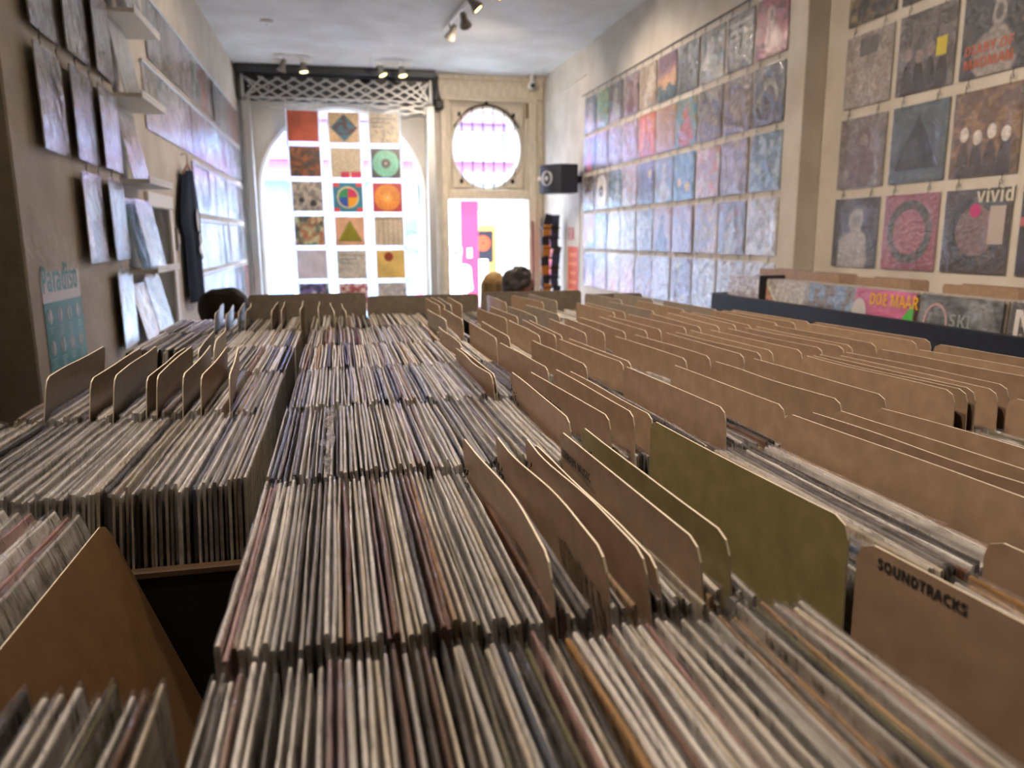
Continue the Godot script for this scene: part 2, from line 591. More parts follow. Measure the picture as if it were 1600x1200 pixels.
func lettering(words: String, size: float, parent: Node3D, p: Vector3, basis: Basis, m: Material, font := "Droid Sans", bold := true, called := "lettering") -> MeshInstance3D:
	var f := SystemFont.new()
	f.font_names = PackedStringArray([font])
	f.font_weight = 700 if bold else 400
	var tm := TextMesh.new()
	tm.font = f
	tm.text = words
	tm.font_size = 32
	tm.pixel_size = size / 32.0
	tm.depth = 0.0002
	tm.curve_step = 2.0
	tm.horizontal_alignment = HORIZONTAL_ALIGNMENT_LEFT
	tm.vertical_alignment = VERTICAL_ALIGNMENT_BOTTOM
	return part(called, tm, m, parent, Transform3D(basis, p))


# how far tops lean towards +x, in radians, so that records and cards in one bin lie along each other
func lean_at(r: int, row: int, x: float) -> float:
	if r == 0:
		return deg_to_rad(lerpf(10.0, 1.5, clampf((x + 0.455) / 0.36, 0.0, 1.0)))
	if r == 1:
		return -deg_to_rad(lerpf(0.5, 7.0, (x + 0.08) / 0.28) if x < 0.2 else maxf(0.0, 7.0 * (0.345 - x) / 0.145))
	var edge: float = RACKS[r][1] - 0.008
	return -deg_to_rad(minf(2.0, maxf(0.0, 2.0 * (edge - x) / 0.12)))


func build_cards() -> void:
	rng.seed = 77
	var kinds := ["card_tan", "card_buff", "card_pink", "card_grey", "card_olive"]
	var looks := {"card_tan": "tan", "card_buff": "buff", "card_pink": "pinkish tan", "card_grey": "greyish tan", "card_olive": "olive"}
	var racks := ["left rack", "second rack", "third rack", "fourth rack"]
	var count := {}
	var face := Basis(Vector3(0, 0, 1), Vector3(0, 1, 0), Vector3(-1, 0, 0))
	for n in CARDS.size():
		var c: Array = CARDS[n]
		var row: int = c[0]
		var h: float = 0.555 - c[3]
		var k: String = kinds[rng.randi_range(0, 2)]
		if row >= 6 or c[1] < 0.0: k = "card_grey" if rng.randf() < 0.6 else "card_buff"  # left and far cards coloured greyer to stand in for cooler light
		if n in [0, 6]: k = "card_buff"
		if n in [7, 8]: k = "card_olive"
		var zn := row_near(row) + 0.004
		var wave: float = 0.004 if row <= 3 else 0.003
		if n in [0, 6, 15]: wave = 0.0
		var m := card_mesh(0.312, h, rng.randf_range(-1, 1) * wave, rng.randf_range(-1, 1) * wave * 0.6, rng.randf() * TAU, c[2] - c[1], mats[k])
		var r := 0
		for q in 4:
			if c[1] >= RACKS[q][0]: r = q
		var slot := "%d/%d" % [r, row]
		count[slot] = count.get(slot, 0) + 1
		var label := "%s card, %s from the left wall side, %s row of the %s" % [looks[k], nth(count[slot]), nth(row), racks[r]]
		if n == 0: label = "tan divider card lettered SOUNDTRACKS standing in the front row"
		if n == 6: label = "tan divider card lettered LIBRARY MUSIC standing in the second row"
		if n == 8: label = "large plain olive divider card standing in the second row"
		if n == 15: label = "tan divider card lettered CAJUN BLUES ZYDECO in the third row"
		var tilt := Basis(Vector3.BACK, -lean_at(r, row, (c[1] + c[2]) / 2))
		var o := part(numbered("divider_card"), m, null, self, Transform3D(tilt, P(c[1], -0.555 + h, zn) - tilt * Vector3(0, h, 0)))
		tag(o, label, "divider card", "divider cards in the racks")
		var far_x: float = c[2] - c[1]
		if n == 0: # turned to follow the card
			var dir := Vector3(c[1] - c[2], 0, 0.312).normalized()
			lettering("SOUNDTRACKS", 0.0095, o, Vector3(far_x * 0.955 - 0.0009, h - 0.0150, -0.312 * 0.94), Basis(dir, Vector3.UP, dir.cross(Vector3.UP)), mats["ink"])
		elif n == 6:
			lettering("LIBRARY MUSIC", 0.0125, o, Vector3(far_x * 0.97 - 0.0014, h - 0.03, -0.306), face, mats["ink"])
		elif n == 15:
			lettering("CAJUN BLUES ZYDECO", 0.015, o, Vector3(far_x * 0.97 - 0.0014, h - 0.035, -0.298), face, mats["ink"])
		elif n in [2, 3, 4, 7, 14]:
			scribble(o, Vector3(far_x * 0.97 - 0.005, h - 0.03, -0.3), n)


# a few pen strokes, too hurried to read
func scribble(o: Node3D, p: Vector3, sd: int) -> void:
	var g := RandomNumberGenerator.new()
	g.seed = sd
	var mb := MB.new()
	for line in 2:
		var z := 0.0
		for k in 9:
			var a := Vector3(0, -0.014 * line + g.randf_range(0, 0.009), z)
			var b := a + Vector3(0, g.randf_range(-0.008, 0.008), g.randf_range(0.002, 0.006))
			mb.tube(PackedVector3Array([a, b]), 0.0006, 4)
			z += g.randf_range(0.003, 0.007)
	part("handwriting", mb.mesh(), mats["ink"], o, at(p))


# ------------------------------------------------------------------ one record in its jacket: bottom at y = 0, along z, thickness along x
func jacket(t: float, sd: int) -> MB:
	var g := RandomNumberGenerator.new()
	g.seed = sd
	var mb := MB.new()
	var nz := 10
	var w1 := g.randf_range(-0.0012, 0.0012)
	var w2 := g.randf_range(-0.0008, 0.0008)
	var sag := g.randf_range(-0.0015, 0.0015)
	var ph := g.randf() * TAU
	var ring := []
	for i in nz + 1:
		var s := float(i) / nz
		var z := (0.5 - s) * SLEEVE
		var x := w1 * sin(PI * s) + w2 * sin(TAU * s + ph)
		var y := SLEEVE + sag * sin(PI * s) + g.randf_range(-0.0006, 0.0006)
		var e := 0.0 if i in [0, nz] else 0.0
		ring.append([Vector3(x * 0.2 - t / 2, 0, z), Vector3(x - t / 2 + e, y - 0.0012, z), Vector3(x - t * 0.28, y, z), Vector3(x + t * 0.28, y, z), Vector3(x + t / 2, y - 0.0012, z), Vector3(x * 0.2 + t / 2, 0, z)])
	for i in nz:
		for k in 5:
			mb.quad(ring[i][k], ring[i + 1][k], ring[i + 1][k + 1], ring[i][k + 1])
	for k in [0, nz]:
		var q: Array = ring[k]
		if k == 0:
			mb.quad(q[0], q[5], q[4], q[1])
			mb.quad(q[1], q[4], q[3], q[2])
		else:
			mb.quad(q[5], q[0], q[1], q[4])
			mb.quad(q[4], q[1], q[2], q[3])
	return mb


func clear_cover(t: float, sd: int) -> MB:
	var g := RandomNumberGenerator.new()
	g.seed = sd * 31 + 5
	var mb := MB.new()
	var nz := 15
	var prof := [[-0.5, -0.07, 0.0004, 0.0], [-0.5, -0.0025, 0.0006, 0.0002], [-0.2, 0.0026, 0.0, 0.0005], [0.2, 0.0026, 0.0, 0.0005], [0.5, -0.0025, 0.0006, 0.0002], [0.5, -0.07, 0.0004, 0.0]]
	var rows := []
	for i in nz + 1:
		var s := float(i) / nz
		var z := (0.5 - s) * (SLEEVE + 0.006)
		var line := PackedVector3Array()
		var lift := g.randf_range(-0.0011, 0.0016)
		for q in prof:
			var sg: float = signf(q[0])
			line.append(Vector3(t * q[0] + sg * q[2] + g.randf_range(-1, 1) * q[3], SLEEVE + q[1] + (lift if q[1] > 0.0 else 0.0), z))
		rows.append(line)
	mb.grid(rows, false, Vector2(0.12, 1.0))
	return mb


func build_records() -> void:
	rng.seed = 4242
	var streak: Texture2D = tex["streak"]
	var nvar := 10
	var thick := []
	var jackets := []
	var covers := []
	var jm := []
	var cm := []
	for k in nvar:
		var t := 0.0022 + 0.0016 * float(k) / nvar
		thick.append(t)
		jackets.append(jacket(t, 100 + k))
		covers.append(clear_cover(t, 200 + k))
		jm.append(jackets[k].mesh())
		cm.append(covers[k].mesh())
	var bag := []
	for q in EDGE_COLOURS.size():
		for w in EDGE_COLOURS[q][2]:
			bag.append(q)
	var look := []
	for q in EDGE_COLOURS:
		var m := mat("edge_" + q[0], q[1], 0.27, 0.0, 0.75)
		m.albedo_texture = streak
		m.uv1_triplanar = true
		m.uv1_scale = Vector3(9, 9, 2.2)
		look.append(m)
	var place := {
		"1/1": "front row by the soundtracks card", "1/2": "second row among the lettered cards", "0/3": "third row of the left rack",
		"2/2": "second row behind the olive card", "1/3": "third row of the second rack", "0/2": "leaning by the brown card", "0/1": "leaning in the half-empty front left bin",
	}
	var tally := {}
	var rest := MB.new()
	var rest_clear := MB.new()
	var made := 0
	for b in BINS:
		var r: int = b[0]
		var row: int = b[1]
		var key := "%d/%d" % [r, row]
		var x: float = b[2]
		var zmid := row_near(row) + 0.002 + SLEEVE / 2
		var cards := []
		for c in CARDS:
			if c[0] == row and c[1] > RACKS[r][0] and c[1] < RACKS[r][1]:
				cards.append((c[1] + c[2]) / 2)
		var hump := rng.randf_range(-0.004, 0.004)
		while x <= b[3]:
			var v := rng.randi_range(0, nvar - 1)
			var s: float = (x - b[2]) / maxf(0.001, b[3] - b[2])
			var lean: float = (deg_to_rad(lerpf(b[4], b[5], s)) if r == 0 and row <= 2 else lean_at(r, row, x)) + rng.randf_range(-0.0015, 0.0015)
			var clash := false
			for cx in cards:
				if absf(cx - x) < 0.0032: clash = true
			var colour: int = bag[rng.randi_range(0, bag.size() - 1)]
			if colour >= 7 and row >= 3 and rng.randf() < 0.65: colour = colour % 5
			var top := REC_TOP + hump * sin(PI * s) + rng.randf_range(-0.0045, 0.0045)
			var dz := rng.randf_range(-0.006, 0.004)
			var yaw := rng.randf_range(-0.004, 0.004)
			if not clash:
				# the top edge is placed; the foot follows from the lean
				var bs := Basis(Vector3.UP, yaw) * Basis(Vector3.BACK, -lean)
				var tp := P(x, top, zmid + dz)
				if r == 0 and row <= 2:
					tp.y += -0.018 * s if row == 2 else rng.randf_range(-0.008, 0.004)
				var xf := Transform3D(bs, tp - bs * Vector3(0, SLEEVE, 0))
				if place.has(key) and made < 300:
					var tk := "%s/%d" % [key, colour]
					tally[tk] = tally.get(tk, 0) + 1
					var t := thing("record", "%s %s-edged record from the left wall side, %s" % [nth(tally[tk]), EDGE_COLOURS[colour][0], place[key]], "record", xf.origin, "records standing in the racks")
					t.basis = bs
					part("jacket", jm[v], look[colour], t)
					part("clear_cover", cm[v], mats["plastic_rim"], t)
					made += 1
				else:
					rest.add(jackets[v], xf, Color(EDGE_COLOURS[colour][1]).srgb_to_linear())
					if row <= 4:
						rest_clear.add(covers[v], xf)
			x += b[6] * rng.randf_range(0.82, 1.18)
	var vm := mat("edge_many", "ffffff", 0.27, 0.0, 0.75)
	vm.vertex_color_use_as_albedo = true
	vm.albedo_texture = streak
	vm.uv1_triplanar = true
	vm.uv1_scale = Vector3(9, 9, 2.2)
	var am := rest.mesh(vm)
	am.add_surface_from_arrays(Mesh.PRIMITIVE_TRIANGLES, rest_clear.arrays())
	am.surface_set_material(1, mats["plastic_rim"])
	var o := part(numbered("packed_records"), am, null, self)
	tag(o, "tightly packed records in clear covers filling the far rows of all four racks", "records", "", "stuff")
	# the brown card that leans in the left rack
	var lean2 := deg_to_rad(-20.0)
	var bs2 := Basis(Vector3.BACK, -lean2)
	var t2 := thing("leaning_card", "large brown cardboard divider leaning to the left in the left rack", "divider card", P(-0.226, -0.26, row_near(2) + 0.001) - bs2 * Vector3(0, 0.33, 0))
	t2.basis = bs2
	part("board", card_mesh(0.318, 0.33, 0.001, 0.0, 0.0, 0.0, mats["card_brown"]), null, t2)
	# a crumpled clear sleeve that sticks up between the records of the third row
	var g := RandomNumberGenerator.new()
	g.seed = 5
	var rows := []
	for i in 15:
		var sl := PackedVector3Array()
		for j in 5:
			var zig := 0.006 * (1.0 if (i + j) % 2 == 0 else -1.0) * (j / 4.0)
			sl.append(Vector3(zig + g.randf_range(-0.002, 0.002) * j, 0.008 * j + g.randf_range(-0.003, 0.004) * (j / 4.0), -0.3 * i / 14.0))
		rows.append(sl)
	var cr := MB.new()
	cr.grid(rows, false, Vector2(0.3, 1.0))
	var lo := part(numbered("loose_sleeve"), cr.mesh(), mats["plastic"], self, at(P(-0.022, -0.262, row_near(3) + 0.006)))
	tag(lo, "crumpled empty clear sleeve sticking up between records in the third row", "plastic sleeve")


# ------------------------------------------------------------------ the room
const LEFT_X := -0.96
const RIGHT_X := 2.38
const FRONT_Z := 8.93
const CEIL_Y := 1.77
const FLOOR_Y := -1.75
const BACK_Z := -6.0


func slab(x0: float, x1: float, y0: float, y1: float, z0: float, z1: float, bev := 0.0) -> ArrayMesh:
	var mb := MB.new()
	mb.box(P((x0 + x1) / 2, (y0 + y1) / 2, (z0 + z1) / 2), Vector3(x1 - x0, y1 - y0, z1 - z0), bev)
	return mb.mesh()


func csg_hole(root: CSGShape3D, poly: PackedVector2Array) -> void:
	var h := CSGPolygon3D.new()
	h.name = "opening"
	h.polygon = poly
	h.depth = 0.8
	h.operation = CSGShape3D.OPERATION_SUBTRACTION
	h.position = Vector3(0, 0, 0.4)
	root.add_child(h, true)


# outlines in the plane of the shop front: x as it is, y in world metres
func ellipse(cx: float, cy: float, rx: float, ry: float, k := 48) -> PackedVector2Array:
	var p := PackedVector2Array()
	for i in k:
		p.append(Vector2(cx + rx * cos(TAU * i / k), cy + EYE + ry * sin(TAU * i / k)))
	return p


func arch(cx: float, half: float, spring: float, bottom: float, grow := 0.0) -> PackedVector2Array:
	var p := PackedVector2Array([Vector2(cx - half - grow, bottom + EYE), Vector2(cx + half + grow, bottom + EYE)])
	for i in 33:
		var a := PI * i / 32.0
		p.append(Vector2(cx + (half + grow) * cos(a), spring + EYE + (half + grow) * sin(a)))
	return p


# a flat band between two outlines of the same number of points
func band(inner: PackedVector2Array, outer: PackedVector2Array, z: float, d: float, closed := true) -> ArrayMesh:
	var mb := MB.new()
	var k := inner.size()
	var f := func(q: Vector2, dz: float) -> Vector3: return Vector3(q.x, q.y, -z + dz)
	for i in (k if closed else k - 1):
		var j := (i + 1) % k
		mb.quad(f.call(inner[i], d / 2), f.call(outer[i], d / 2), f.call(outer[j], d / 2), f.call(inner[j], d / 2))
		mb.quad(f.call(inner[j], -d / 2), f.call(outer[j], -d / 2), f.call(outer[i], -d / 2), f.call(inner[i], -d / 2))
		mb.quad(f.call(outer[i], d / 2), f.call(outer[i], -d / 2), f.call(outer[j], -d / 2), f.call(outer[j], d / 2))
		mb.quad(f.call(inner[j], d / 2), f.call(inner[j], -d / 2), f.call(inner[i], -d / 2), f.call(inner[i], d / 2))
	return mb.mesh()


func build_room() -> void:
	struct("floor", slab(-2.2, RIGHT_X + 0.2, FLOOR_Y - 0.15, FLOOR_Y, BACK_Z - 0.2, FRONT_Z + 0.3), mats["floor_boards"])
	struct("floor_raised", slab(LEFT_X - 0.5, RIGHT_X, FLOOR_Y, FLOOR_Y + 0.5, BACK_Z, 2.9), mats["floor_boards"])
	struct("ceiling", slab(-2.2, RIGHT_X + 0.2, CEIL_Y, CEIL_Y + 0.2, BACK_Z - 0.2, FRONT_Z + 0.3), mats["ceiling_paint"])
	struct("wall_right", slab(RIGHT_X, RIGHT_X + 0.2, FLOOR_Y, CEIL_Y, BACK_Z - 0.2, FRONT_Z + 0.3), mats["wall_paint"])
	struct("wall_back", slab(-2.2, RIGHT_X, FLOOR_Y, CEIL_Y, BACK_Z - 0.2, BACK_Z), mats["wall_paint"])
	# the left wall is pierced by a doorway
	var wl := CSGBox3D.new()
	wl.name = "wall_left"
	wl.size = Vector3(0.2, CEIL_Y - FLOOR_Y, FRONT_Z + 0.3 - 2.6)
	wl.position = P(LEFT_X - 0.1, (CEIL_Y + FLOOR_Y) / 2, (FRONT_Z + 0.3 + 2.6) / 2)
	wl.material = mats["wall_left_paint"]
	wl.set_meta("kind", "structure")
	add_child(wl)
	var hole := CSGBox3D.new()
	hole.name = "opening"
	hole.operation = CSGShape3D.OPERATION_SUBTRACTION
	hole.size = Vector3(0.6, 0.17 - FLOOR_Y, 0.45)
	hole.position = P(LEFT_X - 0.1, (0.17 + FLOOR_Y) / 2, 4.68) - wl.position
	wl.add_child(hole)
	struct("wall_left_near", slab(-2.2, -2.0, FLOOR_Y, CEIL_Y, BACK_Z, 2.62), mats["wall_left_paint"])
	struct("wall_passage", slab(-2.2, -1.5, FLOOR_Y, CEIL_Y, 3.5, 6.0), mats["pier_paint"])
	struct("wall_pier", slab(-2.0, -0.9, FLOOR_Y, CEIL_Y, 2.54, 3.72, 0.006), mats["pier_paint"])
	struct("wall_pilaster", slab(2.26, RIGHT_X, FLOOR_Y, CEIL_Y, 3.524, 3.68, 0.004), mats["wall_paint"])
	# cove along the top of the right wall
	struct("trim_cove", slab(RIGHT_X - 0.012, RIGHT_X, 1.5, 1.512, 7.3, FRONT_Z, 0.003), mats["wall_paint"])
	# doorway trim in the left wall
	var t := Node3D.new()
	t.name = "door_1"
	t.set_meta("kind", "structure")
	add_child(t)
	for q in [["jamb", -0.985, -0.945, FLOOR_Y, 0.17, 4.39, 4.455], ["jamb", -0.985, -0.945, FLOOR_Y, 0.17, 4.905, 4.98], ["lintel", -0.985, -0.94, 0.17, 0.245, 4.37, 5.0]]:
		part(q[0], slab(q[1], q[2], q[3], q[4], q[5], q[6], 0.004), mats["white_paint"], t)


func build_front() -> void:
	# the plastered and panelled shop front with its openings
	var w := CSGBox3D.new()
	w.name = "wall_front"
	w.size = Vector3(RIGHT_X + 2.2, CEIL_Y - FLOOR_Y, 0.26)
	w.position = P((RIGHT_X - 2.2) / 2, (CEIL_Y + FLOOR_Y) / 2, FRONT_Z + 0.13)
	w.material = mats["front_paint"]
	w.set_meta("kind", "structure")
	add_child(w)
	for poly in [arch(0.1, 0.9, 0.5, -1.05), ellipse(1.72, 0.995, 0.405, 0.452), PackedVector2Array([Vector2(1.262, FLOOR_Y + EYE + 0.02), Vector2(2.2, FLOOR_Y + EYE + 0.02), Vector2(2.2, 0.43 + EYE), Vector2(1.262, 0.43 + EYE)])]:
		var h := CSGPolygon3D.new()
		h.name = "opening"
		h.polygon = poly
		h.depth = 0.9
		h.operation = CSGShape3D.OPERATION_SUBTRACTION
		w.add_child(h, true)
		h.position = -w.position + Vector3(0, 0, -FRONT_Z + 0.3)
	# shop window
	var win := Node3D.new()
	win.name = "window_1"
	win.set_meta("kind", "structure")
	add_child(win)
	part("window_frame", band(arch(0.1, 0.9, 0.5, -1.05, -0.035), arch(0.1, 0.9, 0.5, -1.05, 0.004), FRONT_Z + 0.03, 0.09), mats["white_paint"], win)
	var pm := MB.new()
	pm.prism(arch(0.1, 0.875, 0.5, -1.03), 0.006, at(Vector3(0, 0, -FRONT_Z - 0.12)))
	part("pane", pm.mesh(), mats["pane"], win)
	part("window_sill", slab(-0.85, 1.05, -1.09, -1.05, FRONT_Z - 0.3, FRONT_Z + 0.1, 0.006), mats["white_paint"], win)
	# oval window over the door, with bars
	var ov := Node3D.new()
	ov.name = "window_2"
	ov.set_meta("kind", "structure")
	add_child(ov)
	part("window_frame", band(ellipse(1.72, 0.995, 0.385, 0.432), ellipse(1.72, 0.995, 0.408, 0.455), FRONT_Z + 0.02, 0.08), mats["white_paint"], ov)
	var om := MB.new()
	om.prism(ellipse(1.72, 0.995, 0.4, 0.447), 0.006, at(Vector3(0, 0, -FRONT_Z - 0.1)))
	part("pane", om.mesh(), mats["pane"], ov)
	for k in 6:
		var x := 1.435 + 0.1215 * k
		var u := (x - 1.72) / 0.42
		var hh := 0.462 * sqrt(maxf(0.05, 1.0 - u * u))
		var b := MB.new()
		b.tube(PackedVector3Array([P(x, 0.995 - hh, FRONT_Z - 0.015), P(x, 0.995 + hh, FRONT_Z - 0.015)]), 0.008, 6)
		part("bar", b.mesh(), mats["wire"], ov)
	var cross := MB.new()
	cross.tube(PackedVector3Array([P(1.67, 1.385, FRONT_Z - 0.02), P(1.81, 1.385, FRONT_Z - 0.02)]), 0.007, 6)
	part("bar", cross.mesh(), mats["wire"], ov)
	var hoop := PackedVector3Array()
	for k in 25:
		var a := PI * (0.16 + 0.68 * k / 24.0)
		hoop.append(P(1.72 + 0.425 * cos(a), 0.995 + 0.475 * sin(a), FRONT_Z - 0.018))
	var hp := MB.new()
	hp.tube(hoop, 0.009, 6)
	part("hoop", hp.mesh(), mats["wire"], ov)
	for q in [[1.72, 1.485], [1.405, 1.36], [2.03, 1.36], [1.42, 0.63], [2.02, 0.63]]:
		part("catch", slab(q[0] - 0.016, q[0] + 0.016, q[1] - 0.022, q[1] + 0.022, FRONT_Z - 0.045, FRONT_Z, 0.004), mats["wire"], ov)
	# cream woodwork round the door
	var wood := Node3D.new()
	wood.name = "trim_1"
	wood.set_meta("kind", "structure")
	add_child(wood)
	var cw: Material = mats["cream_wood"]
	for q in [
		["frieze_board", 1.16, RIGHT_X, 1.53, CEIL_Y, 0.05], ["cornice", 1.16, RIGHT_X, 1.72, CEIL_Y, 0.09], ["rail", 1.2, 2.3, 1.50, 1.545, 0.065],
		["jamb", 1.19, 1.262, FLOOR_Y, 1.5, 0.07], ["jamb", 2.2, 2.3, FLOOR_Y, 1.5, 0.07], ["side_board", 2.3, RIGHT_X, FLOOR_Y, 1.53, 0.03], ["transom", 1.262, 2.2, 0.43, 0.535, 0.075],
		["panel_stile", 1.262, 1.3, 0.535, 1.5, 0.05], ["panel_stile", 2.165, 2.2, 0.535, 1.5, 0.05], ["hinge_plate", 2.172, 2.196, 1.33, 1.49, 0.075],
	]:
		part(q[0], slab(q[1], q[2], q[3], q[4], FRONT_Z - q[5], FRONT_Z, 0.008), cw if q[0] != "hinge_plate" else mat("brass", "7d6f4a", 0.4, 0.7), wood)
	# sunk corner panels round the oval
	for sx in [-1.0, 1.0]:
		for sy in [-1.0, 1.0]:
			var c := Vector2(1.732 + sx * 0.405, 1.0 + EYE + sy * 0.44)
			var tri := PackedVector2Array([c, c + Vector2(-sx * 0.19, 0), c + Vector2(0, -sy * 0.22)])
			if Geometry2D.is_polygon_clockwise(tri): tri.reverse()
			var mb := MB.new()
			mb.prism(tri, 0.03, at(Vector3(0, 0, -FRONT_Z + 0.012)))
			part("corner_panel", mb.mesh(), cw, wood)
	# steel posts that carry the folding grille
	for q in [[-0.905, -0.82, "left"], [1.02, 1.115, "right"]]:
		var post := thing("grille_post", "grey steel post on the %s of the shop window under the folding grille" % ["wall side" if q[2] == "left" else "door side"], "post", P((q[0] + q[1]) / 2, FLOOR_Y, FRONT_Z - 0.1), "steel posts of the window grille")
		var m := MB.new()
		m.box(Vector3(0, (1.42 - FLOOR_Y) / 2, 0), Vector3(q[1] - q[0], 1.42 - FLOOR_Y, 0.1), 0.008)
		part("shaft", m.mesh(), mats["steel"], post)
		var c := MB.new()
		for dx in [-0.022, 0.022]:
			c.lathe(PackedVector2Array([Vector2(0.002, 0), Vector2(0.022, 0), Vector2(0.024, 0.02), Vector2(0.014, 0.042), Vector2(0.001, 0.05)]), 10, at(Vector3(dx, 1.42 - FLOOR_Y, 0)))
		part("cap", c.mesh(), mats["steel"], post)
	# folded lattice grille in its housing
	var gate := thing("folding_grille", "grey steel scissor grille folded up above the arched shop window", "grille", P(0.08, 1.45, FRONT_Z - 0.16))
	var o := gate.position
	var bar := func(called: String, a: Vector3, b: Vector3, r: float, m: Material) -> void:
		var mb := MB.new()
		var d := (b - a)
		var y := d.normalized()
		var z := Vector3.BACK
		var x := y.cross(z).normalized()
		mb.box(Vector3.ZERO, Vector3(r * 2, d.length(), r * 0.7), r * 0.2)
		part(called, mb.mesh(), m, gate, Transform3D(Basis(x, y, x.cross(y)), (a + b) / 2 - o))
	part("housing", slab(-0.93, 1.12, 1.69, 1.765, FRONT_Z - 0.25, FRONT_Z - 0.001, 0.006), mats["dark_steel"], gate, at(-o))
	part("housing_back", slab(-0.93, 1.12, 1.44, 1.69, FRONT_Z - 0.05, FRONT_Z - 0.001), mats["dark_steel"], gate, at(-o))
	part("bottom_rail", slab(-0.87, 1.06, 1.445, 1.462, FRONT_Z - 0.17, FRONT_Z - 0.14, 0.004), mats["steel"], gate, at(-o))
	part("end_bracket", slab(-0.90, -0.87, 1.45, 1.68, FRONT_Z - 0.19, FRONT_Z - 0.12, 0.004), mats["steel"], gate, at(-o))
	part("end_bracket", slab(1.055, 1.085, 1.45, 1.68, FRONT_Z - 0.19, FRONT_Z - 0.12, 0.004), mats["steel"], gate, at(-o))
	for layer in 2:
		var z := FRONT_Z - 0.165 + layer * 0.05
		for k in range(-1, 13):
			var x := -0.86 + k * 0.165 + layer * 0.08
			for s in [-1.0, 1.0]:
				var a := P(clampf(x - s * 0.19, -0.87, 1.06), 1.455, z + s * 0.004)
				var b := P(clampf(x + s * 0.19, -0.87, 1.06), 1.655, z + s * 0.004)
				if absf(a.x - b.x) > 0.1:
					bar.call("lattice_bar", a, b, 0.0105 if layer == 0 else 0.006, mats["steel"] if layer == 0 else mats["dark_steel"])
	for k in 7:
		for s in [-1.0, 1.0]:
			var x := -0.68 + k * 0.27
			bar.call("lattice_bar", P(x - s * 0.135, 1.45, FRONT_Z - 0.15), P(x + s * 0.135, 1.385, FRONT_Z - 0.15), 0.008, mats["steel"])
			if k in [0, 1, 5, 6]:
				bar.call("lattice_bar", P(x - s * 0.135, 1.32, FRONT_Z - 0.15), P(x + s * 0.135, 1.385, FRONT_Z - 0.145), 0.008, mats["steel"])
	for k in 20:
		var rv := MB.new()
		rv.lathe(PackedVector2Array([Vector2(0.013, 0), Vector2(0.011, 0.006), Vector2(0.001, 0.008)]), 8, Transform3D(Basis(Vector3.RIGHT, PI / 2), P(-0.82 + (k % 10) * 0.2, 1.455 if k < 10 else 1.555, FRONT_Z - 0.175) - o))
		part("rivet", rv.mesh(), mats["steel"], gate)
	# coiled strap at the end of the grille
	var st := thing("grille_strap", "black strap bundle hanging beside the folding grille", "strap", P(1.15, 1.42, FRONT_Z - 0.1))
	var sm := MB.new()
	for k in 5:
		var path := PackedVector3Array()
		for i in 9:
			var s := i / 8.0
			path.append(Vector3(-0.05 + k * 0.02 + 0.025 * sin(s * 3.0 + k), 0.32 * (1.0 - s) - 0.0, 0.02 * sin(k * 2.0)))
		sm.tube(path, 0.011, 6)
	part("webbing", sm.mesh(), mats["dark_steel"], st)
	part("buckle", slab(-0.03, 0.07, -EYE - 0.03, -EYE + 0.07, -0.06, 0.03, 0.015), mats["black_plastic"], st)
	# open door leaf, hinged on the right and standing outside
	var leaf := Node3D.new()
	leaf.name = "door_2"
	leaf.set_meta("kind", "structure")
	add_child(leaf)
	leaf.position = P(2.19, FLOOR_Y + 0.02, FRONT_Z + 0.27)
	leaf.rotation.y = deg_to_rad(-83.0)
	for q in [["stile", -0.9, -0.76, 0.0, 2.15], ["stile", -0.13, 0.0, 0.0, 2.15], ["door_rail", -0.76, -0.13, 1.98, 2.15], ["door_rail", -0.76, -0.13, 0.0, 0.75]]:
		var mb := MB.new()
		mb.box(Vector3((q[1] + q[2]) / 2, (q[3] + q[4]) / 2, 0), Vector3(q[2] - q[1], q[4] - q[3], 0.045), 0.006)
		part(q[0], mb.mesh(), cw, leaf)
	var gp := MB.new()
	gp.box(Vector3(-0.445, 1.365, 0), Vector3(0.63, 1.23, 0.006))
	part("door_glass", gp.mesh(), mats["pane"], leaf)
	for k in 3:
		var gb := MB.new()
		gb.box(Vector3(-0.6 + 0.15 * k, 1.365, 0.012), Vector3(0.014, 1.23, 0.012), 0.003)
		part("grille_bar", gb.mesh(), mats["steel"], leaf)
	var arm := MB.new()
	arm.tube(PackedVector3Array([Vector3(-0.1, 2.05, -0.05), Vector3(-0.42, 2.09, -0.1), Vector3(-0.05, 2.12, -0.22)]), 0.012, 6)
	part("closer_arm", arm.mesh(), mats["wire"], leaf)


